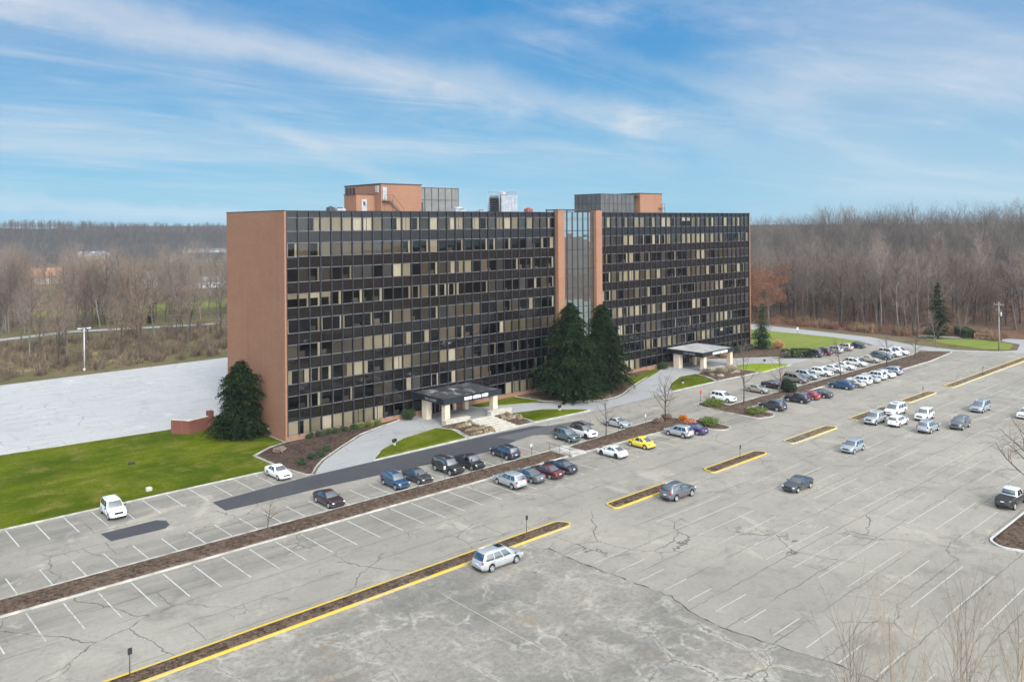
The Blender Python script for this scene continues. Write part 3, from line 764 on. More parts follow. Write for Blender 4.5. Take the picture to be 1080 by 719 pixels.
# ---- penthouses
M['screen'] = plain('grey_metal_screen', (0.17, 0.168, 0.158), 0.5, 0.4, .2, var=.15, scale=.6)
M['screen_bronze'] = plain('bronze_metal_screen', (0.095, 0.095, 0.092), 0.35, 0.5, .2, var=.2, scale=.6)
M['screen_dark'] = plain('dark_metal_trim', (0.045, 0.047, 0.05), 0.5)
M['door_grey'] = plain('grey_painted_door', (0.30, 0.31, 0.32), 0.5)
def screen(mb, p0, p1, z0, z1, n):
    """ribbed metal screen from p0 to p1"""
    a, b = Vector(p0), Vector(p1)
    d = (b - a) / n; nn = Vector((d.y, -d.x)).normalized()
    for k in range(n):
        u, v = a + d * k + d * .05, a + d * (k + 1) - d * .05
        off = nn * rb.uniform(.0, .03)
        mb.face([(*(u + off), z0), (*(v + off), z0), (*(v + off), z1), (*(u + off), z1)], 0)
        c = a + d * (k + 1); s = d.normalized() * .07
        mb.face([(*(c - s - nn * .0 + nn * .08), z0), (*(c + s + nn * .08), z0), (*(c + s + nn * .08), z1), (*(c - s + nn * .08), z1)], 1)
    mb.face([(*(a - nn * .06), z0), (*(b - nn * .06), z0), (*(b - nn * .06), z1), (*(a - nn * .06), z1)], 1)
    for z in ((z0 + z1) / 2 + .2, z1 - .08):
        mb.face([(*(a + nn * .09), z - .05), (*(b + nn * .09), z - .05), (*(b + nn * .09), z + .05), (*(a + nn * .09), z + .05)], 1)
Z0 = 33.75
ph = MB()
ph.box((21.6, 7.5, Z0), (30.1, 19.6, 39.0), 0)
ph.box((21.5, 7.4, 39.0), (30.2, 19.7, 39.16), 1)
p1 = ph.build('penthouse', [M['brick'], M['bronze']], bld)
m = MB(); m.box((17.95, 9.6, Z0), (21.6, 13.6, 37.2), 0); m.box((17.85, 9.5, 37.2), (21.6, 13.7, 37.33), 1)
m.build('annex', [M['brick'], M['bronze']], p1)
m = MB(); m.box((19.0, 9.52, Z0), (20.0, 9.6, 36.4), 0); m.box((19.3, 9.50, 35.3), (19.7, 9.53, 36.0), 1); m.build('door', [M['door_grey'], M['bronze']], p1)
m = MB()
for k in range(3): m.box((21.5, 16.0 + k * 1.15, 37.5), (21.6, 16.7 + k * 1.15, 38.7), 0)
m.build('louvre', M['bronze'], p1)
m = MB(); m.box((21.9, 7.40, 36.3), (22.75, 7.5, 38.5), 0); m.build('vent_panel', M['door_grey'], p1)
m = MB()
m.box((21.7, 6.5, 36.0), (23.4, 7.5, 36.1), 0)
for k in range(8): m.box((23.4 + k * .28, 6.6, 35.75 - k * .28), (23.75 + k * .28, 7.4, 35.82 - k * .28), 0)
for x, z in ((21.7, 36.1), (22.6, 36.1), (23.4, 36.1)): m.tube((x, 6.5, z), (x, 6.5, z + 1.0), .03, .03, 5)
m.tube((21.7, 6.5, 37.1), (23.4, 6.5, 37.1), .03, .03, 5); m.tube((23.4, 6.5, 37.1), (25.7, 6.5, 34.7), .03, .03, 5)
for x in (21.8, 23.3): m.tube((x, 6.6, Z0), (x, 6.6, 36.0), .05, .05, 5)
m.build('roof_stair', M['screen_dark'], p1)
m = MB(); m.box((21.35, 8.2, 37.6), (21.6, 9.0, 38.8), 0); m.build('wall_unit', M['door_grey'], p1)
m = MB(); screen(m, (30.1, 8.6), (39.4, 8.6), Z0, 38.75, 6); screen(m, (39.4, 8.6), (39.4, 19.0), Z0, 38.75, 7); screen(m, (39.4, 19), (30.1, 19), Z0, 38.75, 6)
m.face([(30.1, 8.6, 38.3), (39.4, 8.6, 38.3), (39.4, 19, 38.3), (30.1, 19, 38.3)], 1)
m.box((30.15, 8.45, Z0), (31.2, 8.5, 36.0), 1)
m.build('equipment_screen', [M['screen'], M['screen_dark']], p1)
# the second one mirrors it
ph = MB()
ph.box((92.4, 8.0, Z0), (100.6, 19.8, 38.75), 0); ph.box((92.3, 7.9, 38.75), (100.7, 19.9, 38.9), 1)
p2 = ph.build('penthouse', [M['brick'], M['bronze']], bld)
m = MB(); screen(m, (78.7, 8.0), (90.2, 8.0), Z0, 38.5, 8); screen(m, (78.7, 15.9), (78.7, 8.0), Z0, 38.5, 6)
m.face([(78.7, 8.0, 38.2), (92.4, 8.0, 38.2), (92.4, 15.9, 38.2), (78.7, 15.9, 38.2)], 1)
m.box((90.2, 9.4, Z0), (92.4, 9.5, 38.5), 1)
m.build('equipment_screen', [M['screen_bronze'], M['screen_dark']], p2)
m = MB(); m.box((100.6, 9.6, Z0), (103.0, 13.4, 36.4), 0); m.build('annex', [M['brick']], p2)
m = MB(); m.box((99.2, 7.2, Z0 + 1.6), (100.9, 8.0, Z0 + 1.7), 0); m.tube((99.3, 7.3, Z0), (99.3, 7.3, Z0 + 2.7), .05, .05, 5); m.tube((100.8, 7.3, Z0), (100.8, 7.3, Z0 + 2.7), .05, .05, 5)
m.tube((99.3, 7.3, Z0 + 2.7), (100.8, 7.3, Z0 + 2.7), .04, .04, 5); m.build('roof_stair', M['screen_dark'], p2)

# ---- things standing on the roof
M['galv'] = plain('galvanised_steel', (0.34, 0.35, 0.36), 0.4, 0.5, .4, var=.15)
M['white_unit'] = plain('white_painted_metal', (0.25, 0.275, 0.30), 0.45)
M['rust'] = plain('rust_red_paint', (0.22, 0.06, 0.04), 0.7)
ct = empty('cooling_tower', (52.2, 10.5, Z0)); tag(ct, 'pale metal cooling tower standing on the roof between the two penthouses', 'cooling tower')
m = MB(); m.box((-1.7, -1.6, 0.5), (2.6, 2.0, 3.9), 0)
for k in range(5): m.box((-1.6 + k * .86, -1.64, .6), (-1.54 + k * .86, -1.6, 3.8), 1)
m.build('casing', [M['white_unit'], M['galv']], ct)
m = MB(); 
for k in range(7): m.loft([[(-2.3 + .02 * k, -1.5, .7 + k * .42), (-1.72, -1.5, .95 + k * .42), (-1.72, 1.9, .95 + k * .42), (-2.3 + .02 * k, 1.9, .7 + k * .42)], [(-2.3 + .02 * k, -1.5, .76 + k * .42), (-1.72, -1.5, 1.01 + k * .42), (-1.72, 1.9, 1.01 + k * .42), (-2.3 + .02 * k, 1.9, .76 + k * .42)]], 0, cap0=True, cap1=True)
m.build('louvre', M['screen_dark'], ct)
m = MB(); m.lathe([(0.95, 3.9), (0.9, 4.2), (0.98, 4.45), (0.85, 4.45), (0.8, 4.1)], 18, 0, c=(.4, .2, 0)); m.build('fan_cowl', M['galv'], ct)
m = MB()
for x in (-2.2, 2.5):
    for y in (-1.5, 1.9): m.tube((x, y, 0), (x, y, 4.6), .06, .06, 6)
for y in (-1.5, 1.9): m.tube((-2.2, y, 4.6), (2.5, y, 4.6), .045, .045, 6); m.tube((-2.2, y, 4.25), (2.5, y, 4.25), .03, .03, 6)
for x in (-2.2, 2.5): m.tube((x, -1.5, 4.6), (x, 1.9, 4.6), .045, .045, 6)
m.build('frame', M['galv'], ct)
def roof_unit(loc, size, label, mat, dome=False):
    u = empty('roof_unit', loc); tag(u, label, 'roof unit')
    w, d, h = size
    m = MB(); m.bevbox((-w/2, -d/2, .15), (w/2, d/2, h), .06, 0); m.box((-w/2 + .1, -d/2 + .1, 0), (w/2 - .1, d/2 - .1, .15), 0); m.build('casing', mat, u)
    m = MB()
    if dome: m.lathe([(w*.42, h), (w*.40, h + .25), (w*.25, h + .42), (.02, h + .48)], 14)
    else:
        m.lathe([(w*.3, h), (w*.3, h + .15), (w*.22, h + .15)], 14)
    m.build('fan_cap', M['galv'] if dome else M['screen_dark'], u)
    return u
roof_unit((11.0, 6.0, Z0), (1.1, 1.1, 1.15), 'small dark rooftop exhaust box, nearest the brick end wall', M['screen_dark'])
roof_unit((13.0, 6.6, Z0), (1.6, 1.2, 1.0), 'small pale grey rooftop unit beside the dark exhaust box near the brick end', M['galv'])
roof_unit((36.6, 5.0, Z0), (2.4, 1.6, 1.0), 'white domed rooftop fan in front of the left penthouse grey screen', M['white_unit'], True)
roof_unit((42.2, 5.2, Z0), (1.6, 1.4, 0.75), 'low pale rooftop unit just right of the left penthouse screen', M['galv'])
roof_unit((54.6, 5.5, Z0), (1.4, 1.2, 1.2), 'rust red rooftop fan box at the foot of the cooling tower', M['rust'])
m = MB(); m.tube((57.0, 3.0, Z0 + .9), (69.5, 3.0, Z0 + .95), .16, .16, 8)
for x in (57.2, 60, 63, 66, 69): m.box((x - .08, 2.9, Z0), (x + .08, 3.1, Z0 + .85))
tag(m.build('roof_pipe', M['screen_dark']), 'long dark pipe run along the roof above the mirrored stair glazing', 'pipe')
# ------------------------------------------------------------------ entrance canopies, steps, rocks
M['cream_brick'] = brick_mat('cream_brick', (0.56, 0.46, 0.34), (0.60, 0.50, 0.38), (0.56, 0.50, 0.42))
M['stone_white'] = plain('pale_limestone', (0.43, 0.40, 0.335), 0.85, .2, var=.2, scale=1.2)
M['fascia'] = plain('dark_metal_fascia', (0.012, 0.016, 0.021), 0.4, .5)
M['letters'] = plain('white_sign_letters', (0.80, 0.82, 0.82), 0.5, var=.03)
t = NT('weathered_flat_roof')
f1 = t.noise(0.55, 6, 0.7, .5, stretch=(1.2, .5, 1)); f2 = t.noise(0.2, 4, .6)
c_ = t.mix(t.ramp(f1, 0.52, 0.64), (0.030, 0.030, 0.034), (0.36, 0.36, 0.36))
c_ = t.mix(t.math('MULTIPLY', t.ramp(f2, .4, .65), .7), c_, (0.06, 0.058, 0.06))
M['wet_roof'] = t.principled(c_, 0.45, .5)
t = NT('pale_flat_roof')
f1 = t.noise(0.45, 6, 0.65, .4)
c_ = t.mix(t.ramp(f1, 0.35, 0.65), (0.25, 0.25, 0.26), (0.42, 0.40, 0.365))
M['pale_roof'] = t.principled(c_, 0.6, .4)

def lettering(parent, x0, x1, y, z0, z1, words, seed, mat):
    """raised sign letters, too small in the photograph to be read: strokes only"""
    rnd = random.Random(seed)
    m = MB(); h = z1 - z0
    tot = sum(words) + (len(words) - 1) * 0.9
    u = (x1 - x0) / tot; x = x0
    for n in words:
        for k in range(n):
            a, b = x + .07 * u, x + .93 * u
            m.box((a, y - .05, z0), (b, y - .001, z1 - rnd.choice((0, 0, .0, .12)) * h))
            x += u
        x += .9 * u
    return m.build('sign_lettering', mat, parent)

def canopy(x0, x1, y0, y1, ztop, th, cols, label, roof_mat, words, sign, seed):
    c = empty('entrance_canopy', (0, 0, 0)); tag(c, label, 'canopy')
    m = MB()
    m.loft([[(x0 + .25, y0 + .25, ztop - th), (x1 - .25, y0 + .25, ztop - th), (x1 - .25, y1, ztop - th), (x0 + .25, y1, ztop - th)],
            [(x0, y0, ztop - th + .12), (x1, y0, ztop - th + .12), (x1, y1, ztop - th + .12), (x0, y1, ztop - th + .12)],
            [(x0, y0, ztop), (x1, y0, ztop), (x1, y1, ztop), (x0, y1, ztop)],
            [(x0 + .3, y0 + .3, ztop), (x1 - .3, y0 + .3, ztop), (x1 - .3, y1, ztop), (x0 + .3, y1, ztop)],
            [(x0 + .3, y0 + .3, ztop - .12), (x1 - .3, y0 + .3, ztop - .12), (x1 - .3, y1, ztop - .12), (x0 + .3, y1, ztop - .12)]], 0, cap0=True)
    m.build('fascia', M['fascia'], c)
    m = MB(); n = 8
    for a in range(n):
        for b in range(n):
            X = lambda i: x0 + .3 + (x1 - x0 - .6) * i / n; Y = lambda j: y0 + .3 + (y1 - y0 - .3) * j / n
            Z = lambda i, j: ztop - .05 + .10 * math.sin(math.pi * i / n) * math.sin(math.pi * (j + 1) / (n + 2))
            m.face([(X(a), Y(b), Z(a, b)), (X(a+1), Y(b), Z(a+1, b)), (X(a+1), Y(b+1), Z(a+1, b+1)), (X(a), Y(b+1), Z(a, b+1))], 0, True)
    m.build('roof', roof_mat, c)
    for (x, y, w, d) in cols:
        m = MB(); m.bevbox((x - w/2, y - d/2, 0), (x + w/2, y + d/2, ztop - th), .05)
        m.box((x - .04, y - d/2 - .012, .02), (x + .04, y - d/2 - .002, ztop - th)); m.build('column', M['cream_brick'], c)
    lettering(c, sign[0], sign[1], y0 - .005, ztop - th + .30, ztop - th + .78, words, seed, M['letters'])
    o = lettering(c, y0 + 2.0, y0 + 5.0, x0 - .005, ztop - th + .34, ztop - th + .70, (4, 6), seed + 1, M['alu'])
    # the side lettering runs along the left edge
    for v in o.data.vertices: v.co = Vector((v.co.y, -v.co.x + (y0 * 2 + 7.0), v.co.z)) 
    return c
canopy(22.4, 34.6, -8.8, -0.3, 4.25, 1.0, [(23.5, -7.9, 1.0, 1.0), (33.6, -7.9, 1.0, 1.0), (23.6, -2.6, 1.0, 1.4), (32.6, -1.6, .8, .8), (25.6, -.8, .5, .5), (30.8, -.8, .5, .5)],
       'dark flat entrance canopy on cream columns with a streaky wet roof, nearer the white sedan', M['wet_roof'], (6, 7, 5), (26.6, 31.6), 21)
canopy(90.6, 102.6, -10.2, -0.3, 4.1, 1.0, [(91.9, -9.4, 1.0, 1.0), (102.2, -9.2, 1.0, 1.0), (91.6, -3.0, 1.3, 1.6), (97.2, -3.4, .7, .7), (101.5, -2.2, .8, .8)],
       'dark entrance canopy on cream columns with a pale dry roof, at the far wing', M['pale_roof'], (8, 8), (94.2, 99.8), 31)

# low planter walls, steps, boulders
def wall_block(name, a, b, label, mat):
    m = MB(); m.bevbox(a, b, .06, 0); m.bevbox((a[0] - .06, a[1] - .06, b[2] + .003), (b[0] + .06, b[1] + .06, b[2] + .12), .04, 0)
    return tag(m.build(name, mat), label, 'planter wall')
wall_block('planter_wall', (22.3, -9.6, 0), (27.2, -8.55, .85), 'low pale stone planter wall under the left front column of the nearer canopy', M['stone_white'])
wall_block('planter_wall', (31.6, -9.6, 0), (36.2, -8.55, .85), 'low pale stone planter wall under the right front column of the nearer canopy', M['stone_white'])
wall_block('planter_wall', (90.3, -11.0, 0), (97.0, -10.25, .6), 'low pale stone planter wall in front of the far canopy', M['stone_white'])
st = MB()
for k in range(7):
    y1 = -10.0 - k * 1.0
    rnd = random.Random(50 + k)
    x = 26.3
    while x < 31.0:
        w = rnd.uniform(.9, 1.7); xe = min(x + w, 31.2)
        st.bevbox((x, y1 - 1.02, -.05), (xe - .03, y1 + rnd.uniform(-.05, .05), .62 - k * .085 + rnd.uniform(-.02, .02)), .05)
        x = xe
tag(st.build('stone_steps', M['stone_white']), 'broad pale stone steps leading down from the nearer canopy to the lane', 'steps')
M['boulder'] = mulch_mat('tan_boulder', (0.115, 0.082, 0.052), (0.215, 0.16, 0.10))
M['boulder_pale'] = mulch_mat('pale_boulder', (0.18, 0.152, 0.115), (0.29, 0.255, 0.205))
def boulder(loc, r, seed, label, group, mat):
    bm = bmesh.new(); bmesh.ops.create_icosphere(bm, subdivisions=3, radius=1.0)
    for v in bm.verts:
        n = mnoise.noise(v.co * 1.3 + Vector((seed * 3.1, 0, 0))) * .35 + mnoise.noise(v.co * 3.1 + Vector((0, seed, 0))) * .13
        v.co *= 1 + n
        v.co.x *= r[0]; v.co.y *= r[1]; v.co.z = max(v.co.z, -.5) * r[2]
    me = bpy.data.meshes.new('boulder'); bm.to_mesh(me); bm.free()
    me.materials.append(mat)
    o = link('boulder', me); o.location = loc
    tag(o, label, 'boulder', group)
rnd = random.Random(5)
for k in range(15):
    x, y = rnd.uniform(22.6, 25.9), rnd.uniform(-16.5, -10.4)
    boulder((x, y, .35), (rnd.uniform(.45, .95), rnd.uniform(.4, .75), rnd.uniform(.3, .55)), k, 'tan boulder heaped in the rock bed left of the pale steps', 'boulders left of the steps', M['boulder'] if k % 4 else M['boulder_pale'])
for k in range(11):
    x, y = rnd.uniform(31.9, 34.5), rnd.uniform(-16.4, -10.6)
    boulder((x, y, .35), (rnd.uniform(.4, .85), rnd.uniform(.4, .7), rnd.uniform(.28, .5)), 30 + k, 'tan boulder heaped in the rock bed right of the pale steps', 'boulders right of the steps', M['boulder'] if k % 4 else M['boulder_pale'])
for k in range(12):
    x, y = rnd.uniform(87.6, 97.8), rnd.uniform(-17.6, -11.6)
    boulder((x, y, .35), (rnd.uniform(.45, .95), rnd.uniform(.4, .75), rnd.uniform(.3, .6)), 60 + k, 'pale boulder in the planted rock bed before the far canopy', 'boulders before the far canopy', M['boulder_pale'] if k % 3 else M['boulder'])

# crossing in the mulch strip with railings
m = MB()
m.box((25.0, -34.4, -.02), (27.9, -29.9, .17)); 
for k in range(4): m.box((25.05, -34.3 + k * 1.1, .17), (27.85, -34.28 + k * 1.1 + .9, .20))
tag(m.build('walkway', M['kerb']), kind='structure')
M['rail'] = plain('dark_steel_rail', (0.05, 0.05, 0.05), 0.5)
for x, lab in ((24.9, 'thin dark handrail along the left side of the walkway through the mulch strip'), (28.05, 'thin dark handrail along the right side of the walkway through the mulch strip')):
    m = MB()
    for y in (-34, -32, -30): m.tube((x, y, 0), (x, y, 1.0), .03, .03, 6)
    m.tube((x, -34.3, 1.0), (x, -29.7, 1.0), .03, .03, 6); m.tube((x, -34.2, .55), (x, -29.8, .55), .02, .02, 6)
    tag(m.build('handrail', M['rail']), lab, 'handrail')

# brick wall pieces at the corner of the lawn
wl_ = empty('brick_screen_wall', (0, 0, 0)); tag(wl_, 'low dark red brick screen wall with a corner pier behind the near conifer', 'brick wall')
m = MB()
m.loft([[(-10.9, 16.6, 0), (-9.0, 14.3, 0), (-5.2, 15.3, 0), (-5.3, 15.65, 0), (-8.9, 14.75, 0), (-10.6, 16.85, 0)], [(-10.9, 16.6, 2.2), (-9.0, 14.3, 2.1), (-5.2, 15.3, 2.1), (-5.3, 15.65, 2.1), (-8.9, 14.75, 2.1), (-10.6, 16.85, 2.2)]], 0, cap1=True)
m.build('wall', M['brick_red'], wl_)
m = MB(); m.bevbox((-5.7, 15.1, 0), (-4.8, 16.0, 2.9), .05); m.build('pier', M['brick_red'], wl_)
m = MB(); m.box((-4.8, 15.3, 0), (-.4, 15.65, 1.9)); m.build('wall', M['brick_red'], wl_)
m = MB()
m.loft([[(-10.95, 16.58, 2.2), (-9.0, 14.22, 2.103), (-5.7, 15.12, 2.103), (-5.75, 15.7, 2.103), (-8.9, 14.8, 2.103), (-10.58, 16.9, 2.2)], [(-10.95, 16.58, 2.28), (-9.0, 14.22, 2.2), (-5.7, 15.12, 2.2), (-5.75, 15.7, 2.2), (-8.9, 14.8, 2.2), (-10.58, 16.9, 2.28)]], 0, cap1=True, cap0=True)
m.box((-4.79, 15.25, 1.903), (-.4, 15.7, 2.0)); m.build('coping', M['stone_white'], wl_)
tag(wl_, None)
for k, x in enumerate((-3.9, -2.6)):
    b_ = empty('garden_bench', (x, 14.3, .1)); tag(b_, ('dark slatted bench against the brick wall, nearer the corner pier', 'dark slatted bench against the brick wall, nearer the conifer')[k], 'bench')
    m = MB()
    for q in range(4): m.box((-.55, -.5 + q * .12, .42), (.55, -.41 + q * .12, .46))
    m.build('seat', M['rail'], b_)
    m = MB()
    for q in range(3): m.box((-.55, .02 + q * .03, .55 + q * .14), (.55, .05 + q * .03, .65 + q * .14))
    m.build('backrest', M['rail'], b_)
    for sx in (-.48, .44):
        m = MB(); m.box((sx, -.48, 0), (sx + .05, .1, .42)); m.box((sx, .04, .42), (sx + .05, .1, .95)); m.build('leg', M['rail'], b_)
# downlight / sprinkler cap on the end wall
m = MB(); m.tube((-.31, 5.2, 1.1), (-.55, 5.2, 1.1), .16, .16, 10)
tag(m.build('wall_lamp', M['stone_white']), 'small round white lamp low on the brick end wall', 'wall lamp')
# ------------------------------------------------------------------ vehicles
M['tyre'] = plain('tyre_rubber', (0.018, 0.018, 0.019), 0.85, .2)
M['rim'] = plain('alloy_rim', (0.50, 0.51, 0.52), 0.3, .6, .6, var=.05)
M['rim_dark'] = plain('black_rim', (0.03, 0.03, 0.03), 0.4)
M['car_glass'] = plain('car_glass', (0.010, 0.013, 0.016), 0.03, 1.0, coat=1.0, var=.02, **{'Coat IOR': 2.7})
M['trim'] = plain('black_plastic_trim', (0.018, 0.018, 0.019), 0.6)
M['head'] = plain('headlamp_glass', (0.55, 0.57, 0.58), 0.12, .8, .2, var=.05)
M['tail'] = plain('red_tail_lamp', (0.33, 0.012, 0.015), 0.2, .7, var=.05)
M['plate'] = plain('licence_plate', (0.62, 0.63, 0.66), 0.5, var=.05)
PAINT = {}
def paint(name, c, metal=0.0, rough=0.28):
    t = NT(name)
    f = t.noise(1.7, 4, .6)
    cc = t.mix(t.ramp(f, .35, .7), c, tuple(v * .88 + .012 for v in c))
    s = t.node('ShaderNodeSeparateXYZ', {0: t.coord()})
    dust = t.math('MULTIPLY', t.ramp(s.outputs[2], .25, .75, 1.0, 0.0), t.ramp(f, .3, .6))
    cc = t.mix(t.math('MULTIPLY', dust, .30), cc, (0.16, 0.15, 0.135))
    PAINT[name] = t.principled(cc, rough, .5, metal, 0.7)
    return PAINT[name]
for n_, c_, mt in [('white_paint', (.74, .75, .75), 0), ('pearl_white_paint', (.66, .66, .63), 0), ('silver_paint', (.44, .46, .47), .35), ('grey_paint', (.115, .125, .135), .3), ('charcoal_paint', (.045, .05, .055), .3),
                   ('black_paint', (.010, .010, .012), 0), ('maroon_paint', (.075, .010, .014), .1), ('dark_maroon_paint', (.030, .012, .016), .1), ('red_paint', (.28, .018, .02), 0), ('blue_paint', (.018, .065, .14), .2), ('navy_paint', (.014, .022, .045), .2),
                   ('purple_blue_paint', (.028, .024, .12), .2), ('olive_black_paint', (.022, .020, .014), .1), ('yellow_paint', (.78, .60, .035), 0), ('beige_paint', (.40, .36, .29), .3), ('taupe_paint', (.20, .175, .15), .3), ('champagne_paint', (.50, .46, .38), .3), ('teal_grey_paint', (.10, .14, .155), .3), ('pale_blue_silver_paint', (.34, .38, .42), .35)]:
    paint(n_, c_, mt)

def interp(pts, x):
    pts = sorted(pts)
    if x <= pts[0][0]: return pts[0][1]
    for (a, b), (c, d) in zip(pts, pts[1:]):
        if x <= c: return b + (d - b) * (x - a) / (c - a) if c > a else d
    return pts[-1][1]
SPEC = {
 'sedan':   dict(L=4.85, W=1.82, top=[(2.42,.55),(2.34,.72),(2.1,.80),(1.2,.95),(.95,.98),(-1.55,1.03),(-1.9,1.06),(-2.25,1.03),(-2.38,.85),(-2.42,.6)], zb=.24, wx=(1.45,-1.38), wr=.335, cb=(1.05,-1.75), cr=(.22,-.85), wbelt=.80, wroof=.58, z=(.97,1.44), wins=[(.13,.50),(.535,.87)], rear_slope=1),
 'coupe':   dict(L=4.55, W=1.80, top=[(2.28,.5),(2.2,.68),(1.9,.76),(1.0,.92),(.8,.95),(-1.5,1.0),(-1.9,1.02),(-2.15,.97),(-2.25,.8),(-2.28,.6)], zb=.22, wx=(1.35,-1.3), wr=.335, cb=(.95,-1.85), cr=(.05,-.75), wbelt=.78, wroof=.56, z=(.94,1.37), wins=[(.14,.52),(.55,.82)], rear_slope=1),
 'hatch':   dict(L=4.3, W=1.78, top=[(2.14,.55),(2.06,.75),(1.85,.84),(1.15,.97),(.95,1.0),(-1.5,1.04),(-1.95,1.05),(-2.1,.9),(-2.14,.6)], zb=.24, wx=(1.32,-1.28), wr=.325, cb=(1.1,-2.02), cr=(.3,-1.55), wbelt=.79, wroof=.60, z=(.99,1.50), wins=[(.12,.42),(.45,.70),(.73,.93)], rear_slope=.6),
 'suv':     dict(L=4.75, W=1.90, top=[(2.36,.62),(2.30,.90),(2.1,.99),(1.2,1.08),(1.0,1.10),(-1.8,1.14),(-2.2,1.14),(-2.34,1.0),(-2.37,.62)], zb=.31, wx=(1.42,-1.38), wr=.37, cb=(1.12,-2.24), cr=(.38,-1.85), wbelt=.85, wroof=.66, z=(1.09,1.70), wins=[(.11,.38),(.41,.66),(.69,.93)], rear_slope=.5),
 'big_suv': dict(L=5.2, W=2.02, top=[(2.58,.70),(2.54,1.02),(2.35,1.10),(1.3,1.17),(1.1,1.18),(-2.0,1.2),(-2.5,1.2),(-2.57,1.05),(-2.6,.65)], zb=.36, wx=(1.62,-1.5), wr=.40, cb=(1.2,-2.52), cr=(.55,-2.25), wbelt=.90, wroof=.74, z=(1.17,1.85), wins=[(.09,.34),(.37,.62),(.65,.94)], rear_slope=.4),
 'minivan': dict(L=5.12, W=1.99, top=[(2.55,.58),(2.47,.80),(2.2,.90),(1.6,1.0),(1.45,1.02),(-1.9,1.10),(-2.42,1.10),(-2.52,.95),(-2.56,.6)], zb=.26, wx=(1.55,-1.45), wr=.355, cb=(1.68,-2.46), cr=(.62,-2.08), wbelt=.88, wroof=.70, z=(1.02,1.74), wins=[(.15,.38),(.41,.66),(.69,.95)], rear_slope=.5),
 'beetle':  dict(L=4.1, W=1.74, top=[(2.03,.52),(1.98,.72),(1.8,.83),(1.2,.95),(.95,1.0),(-1.1,1.02),(-1.5,.97),(-1.85,.83),(-2.0,.68),(-2.04,.5)], zb=.24, wx=(1.28,-1.25), wr=.335, cb=(1.05,-1.62), cr=(.25,-.55), wbelt=.76, wroof=.52, z=(.97,1.50), wins=[(.16,.55),(.58,.82)], rear_slope=1, arc=.16),
 'pickup':  dict(L=5.7, W=1.98, top=[(2.83,.75),(2.78,1.05),(2.6,1.12),(1.6,1.18),(1.4,1.2),(-.9,1.22),(-1.0,1.24),(-2.75,1.24),(-2.83,1.1),(-2.85,.65)], zb=.40, wx=(1.78,-1.75), wr=.40, cb=(1.48,-.92), cr=(.75,-.62), wbelt=.88, wroof=.72, z=(1.19,1.88), wins=[(.13,.50),(.55,.92)], rear_slope=.3),
}
def car_body(sp):
    L, W = sp['L'], sp['W']
    xs = set(np.linspace(-L/2, L/2, 27).tolist())
    for wx in sp['wx']:
        for a in np.linspace(-1, 1, 11): xs.add(wx + a * (sp['wr'] + .075))
    for p, _ in sp['top']: xs.add(p)
    xs = sorted(max(-L/2, min(L/2, x)) for x in xs)
    xs = [x for i, x in enumerate(xs) if i == 0 or x - xs[i-1] > .012]
    rings = []
    for x in xs:
        u = abs(x) / (L / 2)
        w = W / 2 * (1 - .19 * u ** 7 - .025 * u * u)
        zt = interp(sp['top'], x); zb = sp['zb'] + (.12 * max(0, u - .86) / .14)
        for wx in sp['wx']:
            ra = sp['wr'] + .065
            if abs(x - wx) < ra: zb = max(zb, sp['wr'] + math.sqrt(ra * ra - (x - wx) ** 2))
        zt = max(zt, zb + .12); h = zt - zb
        half = [(0, zb), (.80*w, zb), (.955*w, zb+.02), (w*.995, zb+.22*h), (w, zb+.45*h), (w*.985, zb+.70*h), (w*.955, zb+.86*h), (w*.90, zt-.035*min(1,h*2)), (w*.78, zt), (w*.4, zt+.015), (0, zt+.02)]
        ring = [(x, -y, z) for y, z in half] + [(x, y, z) for y, z in half[-2:0:-1]]
        rings.append(ring)
    m = MB(); m.loft(rings, 0, smooth=True)
    m.f.append(tuple(range(len(rings[0])))); m.m.append(0); m.sm.append(False)
    n0 = (len(rings) - 1) * len(rings[0]); m.f.append(tuple(reversed(range(n0, n0 + len(rings[0]))))); m.m.append(0); m.sm.append(False)
    return m
